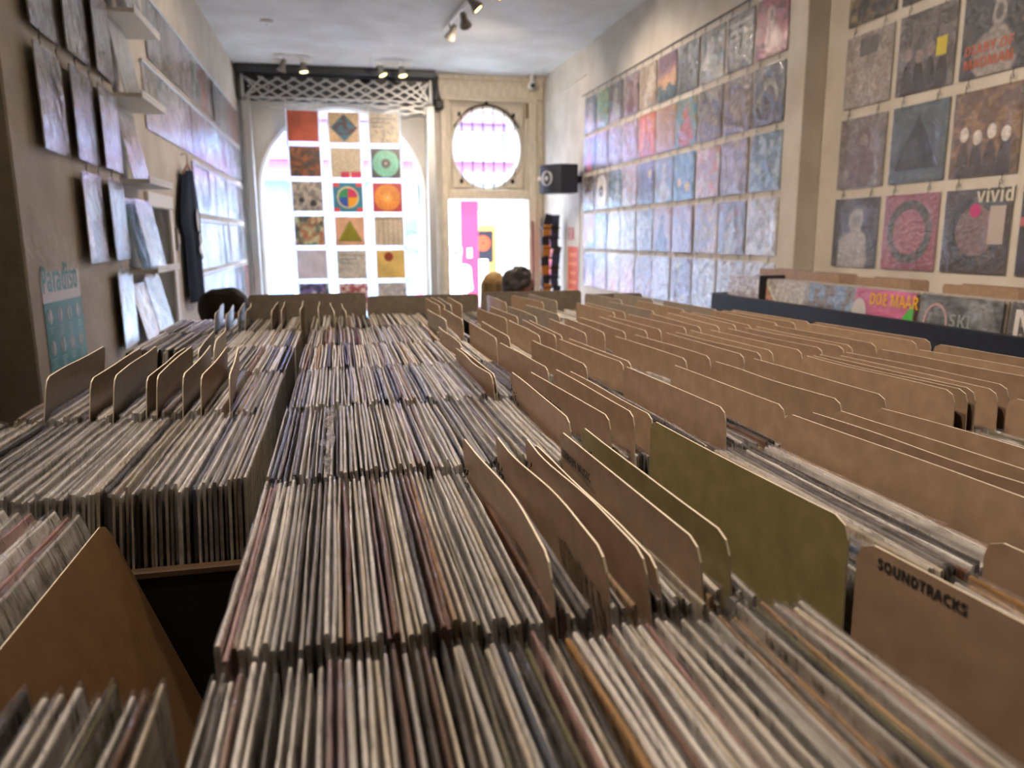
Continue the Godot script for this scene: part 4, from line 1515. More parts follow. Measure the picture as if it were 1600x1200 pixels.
func build_wall_records() -> void:
	rng.seed = 9001
	start_sheets()
	var ring := PackedVector3Array()
	for k in 11:
		ring.append(Vector3(cos(TAU * k / 10.0) * 0.007, 0.008 + sin(TAU * k / 10.0) * 0.007, 0.004))
	var cl := MB.new()
	cl.tube(ring, 0.0014, 5, false)
	cl.tube(PackedVector3Array([Vector3(-0.004, 0.003, 0.006), Vector3(-0.004, -0.018, 0.006)]), 0.0014, 5)
	cl.tube(PackedVector3Array([Vector3(0.004, 0.014, 0.006), Vector3(0.004, 0.036, 0.006)]), 0.0014, 5)
	clip_mesh = cl.mesh()
	var rows := [
		["3f6f86 5a3f6a d8dde0 figure", "3f9f7a 9fb060 2a7a5a photo", "3c3f40 8a8a86 c8c8c4 figure", "8a6a74 b8a0a6 6a3040 figure", "b8a080 8a6a40 d0c4b4 photo", "7a3a60 d09050 2a5a68 hills", "4a5a66 8a969c 30363e photo", "66787e a88060 c8d0d0 figure", "626262 c8c4c0 464648 text", "b0405a 6a6468 d8b0a0 figure"],
		["4a6a9a 8aa0c0 e05a8a figure", "7a748a b0aab8 4a5a6a photo", "8a8aa0 c0c0d0 5a5a70 photo", "9a7a80 c0a8ac 704048 photo", "d84a38 e8a528 b02828 figure", "b08060 a07050 c05050 plain", "3f8a9c c8741f c83f50 figure", "6a5a54 9a8a70 44403e photo", "7a6460 5a4440 a08a80 ring", "34363a 50524f 8f8a70 arch"],
		["5a3a34 c8c0b8 2c2626 photo", "9a8e80 e8e4dc 6a5a4a disc", "2f6678 d0dce0 1e4656 photo", "a0a0a8 c88a80 d8d8dc photo", "263250 4a5a80 c8b840 sticker", "5a8ea0 b07050 d0d8da figure", "2f7ca4 68a4b8 e0b030 dots", "a88c64 c86434 d8d0c8 photo", "9a8a90 c0b4b8 6a5a60 photo", "4a7a88 a0c0c8 30505a photo"],
		["c8653a c8a070 6a8a4a blocks", "2352a8 e0e4e8 d8a428 figure", "c8d0d0 e8ecec a0acac photo", "c0ccc4 e8ecec 90a498 photo", "a0968a d8d4cc 3a3634 photo", "b08a78 c86044 545458 figure", "b08ca8 c8b0b8 8a8a98 photo", "b8a488 a49cc4 d8a894 photo", "727880 a85040 c8ccd0 figure", "c8c4bc a8a498 e4e2dc photo"],
		["34347e 6a6aa0 d8d8e8 figure", "767678 b8b8b8 464648 photo", "b0b0ac d8d8d4 d0b050 photo", "c8b0b0 e8e0e0 9a7074 photo", "7e90ba b0a0b0 d8a074 photo", "c4c8c8 e4e8e8 a0a4a4 photo", "725a68 b0a4ac d0c050 photo", "c0c4c8 e0e4e8 98a0a8 photo", "bcc0c4 e0e4e8 9098a0 photo", "c8c8c4 dfe2e2 a4a8a8 photo"],
	]
	for r in 5:
		for i in 10:
			var z := 3.8745 + (9 - i) * 0.347 + 0.16
			var lab := "%s cover, %s row of right wall, %s from pilaster" % [cover_words(rows[r][i]), nth(r + 1), nth(10 - i)]
			var t := hung("hanging_record", lab, "records hung on the right wall", rows[r][i], false, P(RIGHT_X - 0.006 - rng.randf() * 0.004, 0.967 - 0.359 * r, z + rng.randf_range(-0.004, 0.004)), Basis(Vector3.RIGHT, 0.0) * facing_left())
			t.rotate_object_local(Vector3.RIGHT, rng.randf_range(-0.012, 0.0))
			t.rotate_object_local(Vector3.UP, rng.randf_range(-0.015, 0.015))
	var rod := MB.new()
	rod.tube(PackedVector3Array([P(RIGHT_X - 0.012, 1.325, 3.86), P(RIGHT_X - 0.012, 1.325, 7.4)]), 0.004, 6)
	tag(part(numbered("hanging_rail"), rod.mesh(), mats["wire"], self), "thin wire rail above the top row of records on the right wall", "rail")
	# the part of the right wall on the near side of the pilaster
	var near := [
		["30302f 76643a c8b070 photo", "484646 6a6462 8a8480 photo", "3a3a3e 5a5656 77706c photo", "33363a 4a4c50 6a6a70 photo"],
		["a79a90 c0b4ac 8e8480 photo", "5c5656 807a78 a08a84 group", "4a4c50 2c3440 b0a49a figure", "2a2628 4a3a3c b5a030 sticker"],
		["7c7070 a49a98 6a4e4e figure", "4c6470 24323a d8c098 tri", "6f5440 8f6a40 d8d0c4 group", "9c8868 b09a78 80704c plain"],
		["3a3d42 6a6a6c b8b0a4 figure", "9c4a5a 55544e b06a72 ring", "4c4440 2c3a3c c08a80 ring", "1f1e20 3a2a28 b02a24 cross"],
	]
	var zs := [3.05, 2.695, 2.345, 1.99]
	for r in 4:
		for i in 4:
			var y := 0.942 - 0.363 * r
			var lab := "%s cover, %s row, %s column before the pilaster" % [cover_words(near[r][i]), nth(r + 1), nth(i + 1)]
			var special := {"1/1": "grey record cover with a yellow price sticker and raised capitals", "3/2": "dark record cover lettered vivid with a folded clear sleeve", "3/1": "dusky red record cover with a dark grey ring", "2/1": "blue record cover with a pale triangle", "1/2": "dark record cover with orange capitals at lower left", "3/3": "black record cover with large red characters"}
			var key := "%d/%d" % [r, i]
			if special.has(key): lab = special[key]
			var t := hung("hanging_record", lab, "records hung before the pilaster", near[r][i], true, P(RIGHT_X - 0.007, y, zs[i] + 0.16 + rng.randf_range(-0.004, 0.004)), facing_left())
			t.rotate_object_local(Vector3.RIGHT, rng.randf_range(-0.01, 0.0))
			var fz := 0.0042
			if key == "3/2":
				lettering("vivid", 0.075, t, Vector3(-0.005, 0.245, fz), Basis(), mat("print_cream", "cfc8b4", 0.5))
				var dm := MB.new()
				dm.prism(ellipse(0, -EYE, 0.026, 0.026, 20), 0.0008)
				part("price_sticker", dm.mesh(), mat("print_magenta", "c02070", 0.5), t, at(Vector3(-0.005, 0.235, fz)))
				var st := MB.new()
				st.box(Vector3(0.1, 0.18, fz), Vector3(0.07, 0.14, 0.0008))
				part("info_strip", st.mesh(), mat("print_grey_paper", "b9aca4", 0.6), t)
			if key == "1/2":
				lettering("DIARY OF", 0.05, t, Vector3(-0.14, 0.07, fz), Basis(), mat("print_orange", "b5542f", 0.5))
				lettering("MADMAN", 0.05, t, Vector3(-0.14, 0.02, fz), Basis(), mat("print_orange", "b5542f", 0.5))
			if key == "3/3":
				lettering("T", 0.17, t, Vector3(-0.115, 0.17, fz), Basis(), mat("print_red", "a8432e", 0.5))
			if key == "1/1":
				for line in 2:
					var mk := MB.new()
					for n in 10:
						var x := -0.125 + n * 0.025
						var y2 := 0.258 - line * 0.052
						mk.box(Vector3(x, y2, 0), Vector3(0.003, 0.034, 0.0006))
						if n % 3 != 1: mk.box(Vector3(x + 0.008, y2 + [0.015, -0.015, 0.0, 0.015][n % 4], 0), Vector3(0.014, 0.003, 0.0006))
						if n % 2 == 0: mk.box(Vector3(x + 0.014, y2 + 0.004, 0), Vector3(0.003, 0.024, 0.0006))
					part("outlined_title", mk.mesh(), mat("print_pale", "8b8584", 0.5), t, at(Vector3(0, 0, fz)))
				var sb := MB.new()
				sb.box(Vector3(0.09, 0.155, fz), Vector3(0.055, 0.07, 0.0008))
				part("price_sticker", sb.mesh(), mat("print_yellow", "cfc02c", 0.5), t)
			if key == "1/0":
				var lb := MB.new()
				lb.box(Vector3(0.0, 0.255, fz), Vector3(0.12, 0.075, 0.0008))
				part("title_block", lb.mesh(), mat("print_slate", "6f6a6c", 0.5), t)
	# records shown in the shop window, standing in white pockets
	var shown := [
		["b5573f c06a4c a04030 plain", "plain brick red"], ["c9ad84 2d6a80 4a2f44 diamond", "tan with a dark diamond"], ["b8a684 2c2a2a d8d0c0 text", "buff with a black and white picture"],
		["5a4238 a06038 30404c photo", "murky brown"], ["c3b79f b8ac94 c42a50 blocks", "beige with two red blocks"], ["262a2c 63b7a0 3a3a3c disc", "black with a sea green disc"],
		["b9b2a6 86827e 3c3e40 dots", "grey with small dark prints"], ["2b7f98 d94f50 1d4fa8 quarters", "teal with a four-colour wheel"], ["b23a3f d8862c e0a040 disc", "red with an orange disc"],
		["c9cda4 b9785a 35484a photo", "pale green patterned"], ["dcae8c 8e8d23 b89070 tri", "salmon with an olive triangle"], ["c2b59e a89c86 968a76 stripes", "beige with pale columns"],
		["d8d6e4 e8e6f0 c8c6d8 plain", "plain white"], ["c9c5b8 8a8a88 e0dcd0 text", "off-white with grey print"], ["d9bb6c c9a858 a04a38 plain", "mustard with a red seal"],
		["3a3c58 8a80c0 d8d8d0 photo", "violet lettered"], ["e0d0c8 a0505a 3a4a3c dots", "cream with rosy dots"], ["aeb0b4 d8d4cc 8a8a90 photo", "silver grey"],
	]
	for r in 6:
		for i in 3:
			var q: Array = shown[r * 3 + i]
			var x: float = -0.295 + 0.425 * i + 0.005 * r
			var y := 1.0 - 0.362 * r + (0.008 if i == 0 else 0.0)
			var t := hung("window_record", "%s cover in a white pocket in the shop window" % q[1], "records in the shop window", q[0], false, P(x, y, 8.72), Basis(), false, false)
			if r == 4 and i == 2:
				var sl := MB.new()
				sl.prism(ellipse(0, -EYE, 0.05, 0.05, 24), 0.001)
				part("seal", sl.mesh(), mat("print_seal", "8f3d2c", 0.5), t, at(Vector3(-0.02, 0.24, 0.003)))
			var pk := mat("pocket", "f2f4f6", 0.5)
			pk.backlight_enabled = true
			pk.backlight = Color(0.9, 0.93, 0.96)
			for s in [[-0.175, -0.16, -0.03, 0.33], [0.16, 0.178, -0.03, 0.33], [-0.175, 0.178, -0.04, -0.006]]:
				var fm := MB.new()
				fm.box(Vector3((s[0] + s[1]) / 2, (s[2] + s[3]) / 2, -0.004), Vector3(s[1] - s[0], s[3] - s[2], 0.004))
				part("pocket_edge", fm.mesh(), pk, t)
			part("pocket_back", cover_mesh(0, false, 0.33, 0.32, 0.002), pk, t, at(Vector3(0, 0, -0.006)))
	for i in 3:
		var cd := thing("pocket_cord", "pair of thin clear cords holding the %s column of window records" % nth(i + 1), "cord", P(-0.295 + 0.425 * i, -0.85, 8.728), "cords in the shop window")
		for sx in [-0.165, 0.165]:
			var m := MB.new()
			m.tube(PackedVector3Array([Vector3(sx, 0, 0), Vector3(sx, 2.3, 0)]), 0.002, 5)
			part("cord", m.mesh(), mats["white_paint"], cd)


# ------------------------------------------------------------------ pier, left wall and the shelf on the right
func build_left_side() -> void:
	rng.seed = 31
	var silver := ["8c9298 b8bec2 6a7076 photo", "7a7c80 a8acb0 5a5c60 photo", "8a7c80 b0a8aa 605458 photo", "9aa0a2 c4c8c8 707678 photo", "5e6870 90a0a8 404850 photo", "908880 bcb4aa 6a625a photo", "a4a8ac ccd0d2 7c8084 photo", "6c7078 9a9ea6 3e4248 figure"]
	var zs := [2.73, 3.065, 3.4]
	var n := 0
	for r in 4:
		for i in 3:
			if (r == 2 and i == 0) or (r == 3 and i < 2): continue
			var t := hung("hanging_record", "%s cover on pier, %s row, %s from near corner" % [cover_words(silver[n % 8]), nth(r + 1), nth(i + 1)], "records hung on the pier", silver[n % 8], false, P(-0.882, 0.645 - 0.363 * r, zs[i] + 0.15), facing_right())
			t.rotate_object_local(Vector3.UP, rng.randf_range(0.05, 0.085))
			t.rotate_object_local(Vector3.RIGHT, rng.randf_range(-0.03, 0.0))
			n += 1
	var dk := hung("hanging_record", "grey and brown banded record cover on the near end of the pier", "records hung on the pier", "7c7480 a8845c 5c6474 hills", false, P(-1.10, 0.19, 2.532), Basis(), false)
	dk.basis = Basis()
	# the concert poster
	var po := thing("concert_poster", "teal and white poster lettered Paradiso on the pier", "poster", P(-0.8985, -0.412, 2.815))
	po.basis = facing_right()
	var sheet := MB.new()
	sheet.box(Vector3(0, 0.155, 0), Vector3(0.365, 0.315, 0.001))
	part("sheet", sheet.mesh(), mat("poster_white", "dfe0dc", 0.5), po)
	var field := MB.new()
	field.box(Vector3(0, 0.108, 0.0008), Vector3(0.365, 0.216, 0.0008))
	part("teal_field", field.mesh(), mat("poster_teal", "1d8c80", 0.5), po)
	var teal: Material = mats["poster_teal"]
	var word := lettering("Paradiso", 0.116, po, Vector3(-0.178, 0.219, 0.0012), Basis(Vector3(0.7, 0, 0), Vector3.UP, Vector3.BACK), teal)
	word.set_meta("label", "teal lettering Paradiso")
	for k in 9:
		var tk := MB.new()
		tk.box(Vector3(0.045 + 0.014 * k, 0.304, 0.0008), Vector3(0.009, 0.008, 0.0006))
		part("print_tick", tk.mesh(), teal, po)
	for k in 8:
		var x := -0.138 + (k % 4) * 0.09
		var y := 0.172 if k < 4 else 0.072
		var moon := MB.new()
		moon.prism(ellipse(0, -EYE, 0.019, 0.024, 20), 0.0008)
		part("moon_print", moon.mesh(), mats["poster_white"], po, at(Vector3(x, y, 0.0016)))
		var shade := MB.new()
		shade.prism(ellipse(0, -EYE, 0.003 + 0.002 * (k % 3), 0.022, 16), 0.0008)
		part("moon_slit", shade.mesh(), teal, po, at(Vector3(x + 0.004 * (k % 4) - 0.006, y, 0.0022)))
		for l in 3 + k % 3:
			var ln := MB.new()
			ln.box(Vector3(x, y - 0.036 - l * 0.0085, 0.0014), Vector3(0.05 - 0.006 * ((l * 3 + k) % 4), 0.003, 0.0005))
			part("print_line", ln.mesh(), mat("poster_pale", "9fd0c8", 0.5), po)
	# records along the far left wall, with rods between the rows
	var pal := ["8a9098 b8c0c8 5a6068 photo", "9a8e98 c0b8c0 6a5e68 photo", "5a8088 90b0b4 d0d4d4 photo", "8a8680 b4b0a8 c8c4bc photo", "a0a8b0 d0d8dc 8090a0 photo", "6a6058 9a8e80 40382f figure", "a09aa8 c8c4d0 706a78 photo", "b85a4c c8887c 8a4038 photo", "90a0a8 c0d0d4 60747c photo"]
	var starts := [4.72, 4.55, 5.83, 5.83, 5.83]
	var bottoms := [0.965, 0.58, 0.185, -0.21, -0.6]
	for r in 5:
		var z: float = starts[r]
		var i := 0
		while z < 8.6:
			var spec: String = pal[(i * 5 + r * 3) % pal.size()]
			if r == 0 and i >= 10: spec = pal[7]
			var t := hung("hanging_record", "%s record, %s row of left wall, %s from doorway" % [cover_words(spec), nth(r + 1), nth(i + 1)], "records hung on the left wall", spec, false, P(LEFT_X + 0.01, bottoms[r], z + 0.16), facing_right(), false)
			t.rotate_object_local(Vector3.UP, rng.randf_range(-0.03, 0.03))
			t.rotate_object_local(Vector3.RIGHT, rng.randf_range(-0.035, 0.0))
			t.scale = Vector3(1.02, 1.1, 1.0)
			z += 0.336
			i += 1
		var rod := MB.new()
		rod.tube(PackedVector3Array([P(LEFT_X + 0.014, bottoms[r] + 0.336, starts[r] - 0.03), P(LEFT_X + 0.014, bottoms[r] + 0.336, 8.72)]), 0.0065, 8)
		tag(part(numbered("hanging_rod"), rod.mesh(), mats["steel"], self), "thin steel rod along the left wall above the %s row of records" % nth(r + 1), "rod", "steel rods on the left wall")
	# picture ledges beside the doorway with records leaning on them
	var ledge_y := [0.965, 0.62, 0.255, -0.145]
	for k in 4:
		var y: float = ledge_y[k]
		var l := thing("picture_ledge", "small white picture ledge, %s from the top, between pier and doorway" % nth(k + 1), "ledge", P(-0.88, y, 4.03), "white picture ledges")
		var m := MB.new()
		m.box(Vector3(0, 0, 0), Vector3(0.16, 0.018, 0.5), 0.003)
		part("board", m.mesh(), mats["white_paint"], l)
		var f := MB.new()
		f.box(Vector3(0.077, 0.016, 0), Vector3(0.006, 0.016, 0.5), 0.002)
		part("lip", f.mesh(), mats["white_paint"], l)
		for q in (2 if k in [0, 3] else 1):
			var spec: String = ["c8ccd0 e0e2e4 a8acb0 photo", "d0d0cc e4e4e0 b0b0ac plain", "a8a8a4 d0d0cc 787874 photo", "6a98a4 b0d0d8 40707c photo"][k]
			var cell := draw_cover(spec, false)
			var t := thing("leaning_record", "%s record leaning on %s white ledge, %s from wall" % [cover_words(spec), nth(k + 1), nth(q + 1)], "record", P(-0.845 + 0.03 * q - 0.03, y + 0.009, 3.97 + 0.05 * q), "records on the white ledges")
			t.basis = facing_right()
			t.rotate_object_local(Vector3.RIGHT, -0.16)
			part("jacket", cover_mesh(cell, false), cover_mat[0], t)
			part("clear_sleeve", sleeve_meshes[(k + q) % 7], mats["plastic"], t)
	for q in [[3.86, "b98a64 a87850 90643c plain", -0.52], [4.12, "9cc0cc d8e8ec 6c98a4 photo", -0.5]]:
		var cell := draw_cover(q[1], false)
		var t := thing("leaning_record", "%s record propped below the lowest ledge" % cover_words(q[1]), "record", P(-0.865, q[2], q[0] + 0.1), "records on the white ledges")
		t.basis = facing_right()
		t.rotate_object_local(Vector3.RIGHT, -0.2)
		part("jacket", cover_mesh(cell, false), cover_mat[0], t)
		part("clear_sleeve", sleeve_meshes[3], mats["plastic"], t)
	var cab := thing("low_cabinet", "low white cabinet against the left wall beside the doorway", "cabinet", P(-0.86, FLOOR_Y, 4.03))
	part("body", slab(-0.095, 0.06, -EYE, -0.525 - FLOOR_Y - EYE, -0.29, 0.31, 0.005), mats["white_paint"], cab)
	# t-shirt on a hanger
	var sh := thing("t_shirt", "navy t-shirt with a white print hanging on the left wall", "t-shirt", P(-0.925, -0.4, 5.42))
	sh.basis = facing_right()
	var outline := func(grow: float) -> Array:
		var pts := []
		for i in 27:
			var t := i / 26.0
			var y := 0.83 * t
			var half: float = 0.25
			if t > 0.52: half = lerpf(0.3, 0.34, (t - 0.52) / 0.1) if t < 0.62 else lerpf(0.34, 0.1, pow((t - 0.62) / 0.38, 1.3))
			pts.append([y, half + grow])
		return pts
	var front := []
	var back := []
	for e in outline.call(0.0):
		var lf := PackedVector3Array()
		var lb := PackedVector3Array()
		for j in 13:
			var s := j / 12.0 * 2.0 - 1.0
			var fold: float = 0.016 * sin(s * 9.0 + e[0] * 3.0) * (1.0 - e[0] * 0.8)
			var z: float = 0.035 * sqrt(maxf(0.0, 1.0 - s * s)) + fold * (1.0 - absf(s))
			lf.append(Vector3(s * e[1] * 0.94, e[0], z))
			lb.append(Vector3(s * e[1] * 0.94, e[0], -0.012 * sqrt(maxf(0.0, 1.0 - s * s))))
		front.append(lf)
		back.append(lb)
	var cm := MB.new()
	cm.grid(front, false)
	cm.grid(back, true)
	var navy := mat("navy_cloth", "14233a", 0.95)
	part("cloth", cm.mesh(), navy, sh)
	for q in [[-0.02, 0.52, 0.05, 0.075], [0.03, 0.40, 0.06, 0.04], [-0.01, 0.33, 0.045, 0.03], [0.05, 0.29, 0.03, 0.025]]:
		var pr := MB.new()
		pr.prism(ellipse(0, -EYE, q[2], q[3], 14), 0.001)
		part("print_patch", pr.mesh(), mat("print_white_cloth", "c9cdd2", 0.9), sh, at(Vector3(q[0], q[1], 0.05)))
	var hg := MB.new()
	hg.tube(PackedVector3Array([Vector3(-0.18, 0.8, 0.01), Vector3(0, 0.87, 0.01), Vector3(0.18, 0.8, 0.01)]), 0.008, 6)
	hg.tube(PackedVector3Array([Vector3(0, 0.87, 0.01), Vector3(0.0, 0.93, 0.01), Vector3(0.02, 0.945, 0.0), Vector3(0.02, 0.93, -0.03)]), 0.004, 6)
	part("hanger", hg.mesh(), mat("hanger_wood", "8a5f3c", 0.5), sh)
	var sw := thing("light_switch", "small grey switch plate beside the doorway in the left wall", "switch", P(-0.955, 0.0, 5.1))
	part("plate", slab(-0.006, 0.008, -EYE - 0.07, -EYE + 0.07, -0.03, 0.03, 0.003), mats["lamp_grey"], sw)
	part("rocker", slab(0.006, 0.014, -EYE - 0.03, -EYE + 0.03, -0.016, 0.016, 0.003), mats["white_paint"], sw)


func build_shelf() -> void:
	rng.seed = 12
	var y1 := -0.267
	var t := thing("wall_shelf", "long black record shelf along the right wall before the pilaster", "shelf", P(2.06, -1.25, 2.2))
	var o := t.position
	part("front_panel", slab(1.745, 1.763, -0.62, y1, 0.9, 3.37, 0.003), mats["blue_black_board"], t, at(-o))
	part("bottom_board", slab(1.763, RIGHT_X - 0.002, -0.52, -0.5, 0.9, 3.37), mats["black_board"], t, at(-o))
	part("end_panel", slab(1.745, RIGHT_X - 0.002, -0.62, y1, 3.37, 3.388, 0.003), mats["blue_black_board"], t, at(-o))
	part("end_panel", slab(1.745, RIGHT_X - 0.002, -0.62, y1, 0.882, 0.9, 0.003), mats["blue_black_board"], t, at(-o))
	part("base_cabinet", slab(1.78, RIGHT_X - 0.002, -1.25, -0.52, 0.9, 3.37), mats["black_board"], t, at(-o))
	var fronts := [
		[3.19, "b0a8ac d4d0d4 8a848a photo", "pale mauve record cover facing out at the far end of the wall shelf"],
		[2.86, "b8b4a8 c0805c d8d4c8 split", "pale grey record cover with an orange patch facing out on the wall shelf"],
		[2.575, "7a7678 6a90b8 a8a0a4 dots", "grey record cover with a light blue spot facing out on the wall shelf"],
		[2.283, "c23a78 d870a0 e0e0e0 plain", "pink and green record cover lettered DOE MAAR on the wall shelf"],
		[1.94, "5c6468 3c4448 8a9094 photo", "slate grey record cover with an oval portrait on the wall shelf"],
		[1.6, "4a4848 8a8684 d8d4d0 text", "dark record cover with white capitals on the wall shelf"],
	]
	for k in fronts.size():
		var q: Array = fronts[k]
		for n in 7:
			var spec: String = q[1] if n == 0 else ["8a8078 a89c90 6a6058 photo", "c0b8ac d8d0c4 9a9286 photo", "5a5450 7a7268 3a3632 photo", "b09880 c8b498 8a745c photo", "70787c 90989c 50585c photo", "d0ccc4 e0dcd4 b0aca4 photo"][n - 1]
			var lab: String = q[2] if n == 0 else "%s record, %s behind the %s" % [cover_words(spec), nth(n + 1), ["far end cover", "orange patch cover", "blue spot cover", "DOE MAAR cover", "oval portrait cover", "white capitals cover"][k]]
			var tilt := -0.05
			var r := hung("shelf_record", lab, "records on the wall shelf", spec, n == 0, P(1.80 + 0.011 * n + (0.0 if n == 0 else 0.002), -0.5, q[0] + rng.randf_range(-0.003, 0.003)), facing_left(), false, n == 0)
			r.rotate_object_local(Vector3.RIGHT, tilt)
			if n == 0 and k == 3:
				lettering("DOE MAAR", 0.056, r, Vector3(-0.06, 0.248, 0.0055), Basis(Vector3(0.82, 0, 0), Vector3.UP, Vector3.BACK), mat("print_doe", "d8a028", 0.5))
				var g := MB.new()
				g.prism(PackedVector2Array([Vector2(0.06, 0.17), Vector2(0.157, 0.17), Vector2(0.157, 0.285)]), 0.0008)
				part("green_corner", g.mesh(), mat("print_green", "3fae3c", 0.5), r, at(Vector3(0, 0, 0.0045)))
				var hd := MB.new()
				hd.prism(ellipse(0, -EYE, 0.04, 0.06, 20), 0.0008)
				part("portrait", hd.mesh(), mat("print_ash", "b8b4b6", 0.5), r, at(Vector3(-0.11, 0.22, 0.0045)))
			if n == 0 and k == 4:
				part("oval_portrait", band_local(0.042, 0.058, 0.05, 0.066), mat("print_rose", "b09090", 0.5), r, at(Vector3(-0.085, 0.225, 0.0045)))
				lettering("SKI", 0.055, r, Vector3(-0.03, 0.21, 0.0045), Basis(), mat("print_silver", "7e8886", 0.5))
			if n == 0 and k == 5:
				lettering("NMII", 0.1, r, Vector3(-0.15, 0.2, 0.0045), Basis(), mat("print_pale_grey", "c9c5c0", 0.5))
	var bk := MB.new()
	bk.box(P(1.84, -0.335, 3.018), Vector3(0.12, 0.33, 0.012), 0.002)
	tag(part(numbered("bookend"), bk.mesh(), mats["black_plastic"], self), "black upright divider between two records on the wall shelf", "divider")
	var cards := [[3.21, 0.152], [2.9, 0.156], [2.5, 0.16], [2.05, 0.162], [1.7, 0.16]]
	for k in cards.size():
		for n in 2:
			var mb := MB.new()
			mb.prism(rounded(0.3, 0.34, 0.012), 0.0016)
			var c := part(numbered("shelf_card"), mb.mesh(), mats[["card_tan", "card_pink"][n]], self, Transform3D(facing_left(), P(1.98 + 0.12 * n, -cards[k][1] - 0.34 - 0.004 * n, cards[k][0] + 0.05 * n)))
			tag(c, "%s divider card, %s from the pilaster in the wall shelf's %s row" % [["tan", "pinkish"][n], nth(k + 1), ["front", "rear"][n]], "divider card", "cards in the wall shelf")


func band_local(ax: float, ay: float, bx: float, by: float) -> ArrayMesh:
	return band(ellipse(0, -EYE, ax, ay, 24), ellipse(0, -EYE, bx, by, 24), 0.0, 0.001)


# ------------------------------------------------------------------ small fittings
func build_small_things() -> void:
	finish_sheets()
	# wall speaker
	var sp := thing("wall_speaker", "black loudspeaker on the right wall near the shop window", "speaker", P(2.14, 0.42, 7.45))
	var pts := PackedVector2Array([Vector2(0.0, -0.13), Vector2(0.17, -0.13), Vector2(0.17, 0.1), Vector2(-0.06, 0.16)])
	for k in 7:
		var s := k / 6.0
		pts.append(Vector2(-0.15, 0.12).lerp(Vector2(0.0, -0.13), s) + Vector2(-0.035, -0.02) * sin(PI * s))
	var cab := MB.new()
	if Geometry2D.is_polygon_clockwise(pts): pts.reverse()
	cab.prism(pts, 0.27, Transform3D(Basis(Vector3(1, 0, 0), Vector3(0, 0, -1), Vector3(0, 1, 0)), Vector3(0, 0.135, 0)))
	part("cabinet", cab.mesh(), mat("speaker_black", "252c38", 0.5), sp)
	var nrm := Vector3(-0.86, 0, 0.5).normalized()
	var cone_b := Basis(Vector3.UP.cross(nrm), nrm, Vector3.UP.cross(nrm).cross(nrm))
	var cone := MB.new()
	cone.lathe(PackedVector2Array([Vector2(0.075, 0.0), Vector2(0.07, 0.008), Vector2(0.03, -0.004), Vector2(0.02, 0.01), Vector2(0.001, 0.014)]), 20, Transform3D(cone_b, Vector3(-0.1, 0.14, 0.005) + nrm * 0.012))
	part("cone", cone.mesh(), mat("cone_grey", "b9bcc0", 0.4), sp)
	var tw := MB.new()
	tw.lathe(PackedVector2Array([Vector2(0.022, 0.0), Vector2(0.015, 0.01), Vector2(0.001, 0.014)]), 14, Transform3D(cone_b, Vector3(-0.155, 0.14, -0.09) + nrm * 0.008))
	part("tweeter", tw.mesh(), mats["white_paint"], sp)
	part("bracket", slab(0.15, 0.24, -EYE + 0.1, -EYE + 0.17, -0.03, 0.03, 0.004), mats["black_plastic"], sp)
	var wire := MB.new()
	wire.tube(PackedVector3Array([Vector3(0.225, 0.1, 0), Vector3(0.233, -0.2, 0.0), Vector3(0.233, -1.0, 0.0)]), 0.004, 5)
	part("cable", wire.mesh(), mats["white_paint"], sp)
	# camera under the ceiling
	var cc := thing("security_camera", "small white security camera above the shop door", "camera", P(2.2, 1.66, 8.72))
	var dome := MB.new()
	dome.box(Vector3.ZERO, Vector3(0.07, 0.07, 0.11), 0.015)
	part("housing", dome.mesh(), mats["white_paint"], cc)
	var eye := MB.new()
	eye.lathe(PackedVector2Array([Vector2(0.028, 0.0), Vector2(0.02, 0.01), Vector2(0.001, 0.014)]), 14, Transform3D(Basis(Vector3.RIGHT, PI / 2), Vector3(0, -0.012, 0.054)))
	part("lens", eye.mesh(), mats["black_plastic"], cc)
	part("mount", slab(-0.015, 0.015, -EYE + 0.03, -EYE + 0.11, -0.015, 0.015), mats["white_paint"], cc)
	# ceiling roses
	for q in [[-0.46, 6.1], [-0.48, 7.04]]:
		var d := thing("ceiling_disc", "small white smoke detector on the ceiling, %s" % ["further from the window" if q[1] < 6.5 else "closer to the window"], "detector", P(q[0], CEIL_Y - 0.03, q[1]), "detectors on the ceiling")
		var m := MB.new()
		m.lathe(PackedVector2Array([Vector2(0.001, 0.0), Vector2(0.035, 0.002), Vector2(0.05, 0.014), Vector2(0.055, 0.03)]), 20)
		part("cover", m.mesh(), mats["white_paint"], d)
		var e := MB.new()
		e.lathe(PackedVector2Array([Vector2(0.001, -0.003), Vector2(0.012, -0.002), Vector2(0.014, 0.004)]), 12)
		part("sensor", e.mesh(), mats["lamp_grey"], d)
	# posters in the corner by the door
	for q in [
		["wall_poster", "orange and pink gig poster in the corner by the door", 8.44, 8.86, -0.5, 0.16, "c96a4a", "c04a86"], ["wall_poster", "orange-red poster on the right wall below the speaker", 7.5, 7.85, -0.62, -0.1, "c9512e", "e08a5a"],
		["wall_sign", "small red and white sign on the right wall below the speaker", 7.66, 7.84, -0.03, 0.09, "b01828", "e8e4e0"],
	]:
		var po := thing(q[0], q[1], "poster", P(RIGHT_X - 0.004, q[4], (q[2] + q[3]) / 2))
		po.basis = facing_left()
		var w: float = q[3] - q[2]
		var h: float = q[5] - q[4]
		var sh := MB.new()
		sh.box(Vector3(0, h / 2, 0), Vector3(w, h, 0.003))
		part("sheet", sh.mesh(), mat("print_" + q[6], q[6], 0.5), po)
		for k in 5:
			var b := MB.new()
			b.box(Vector3(0.02 * w * (k % 3 - 1), h * (0.12 + 0.18 * k), 0.002), Vector3(w * (0.8 - 0.12 * (k % 3)), h * 0.07, 0.001))
			part("print_line", b.mesh(), mat("print_" + q[7], q[7], 0.5), po)
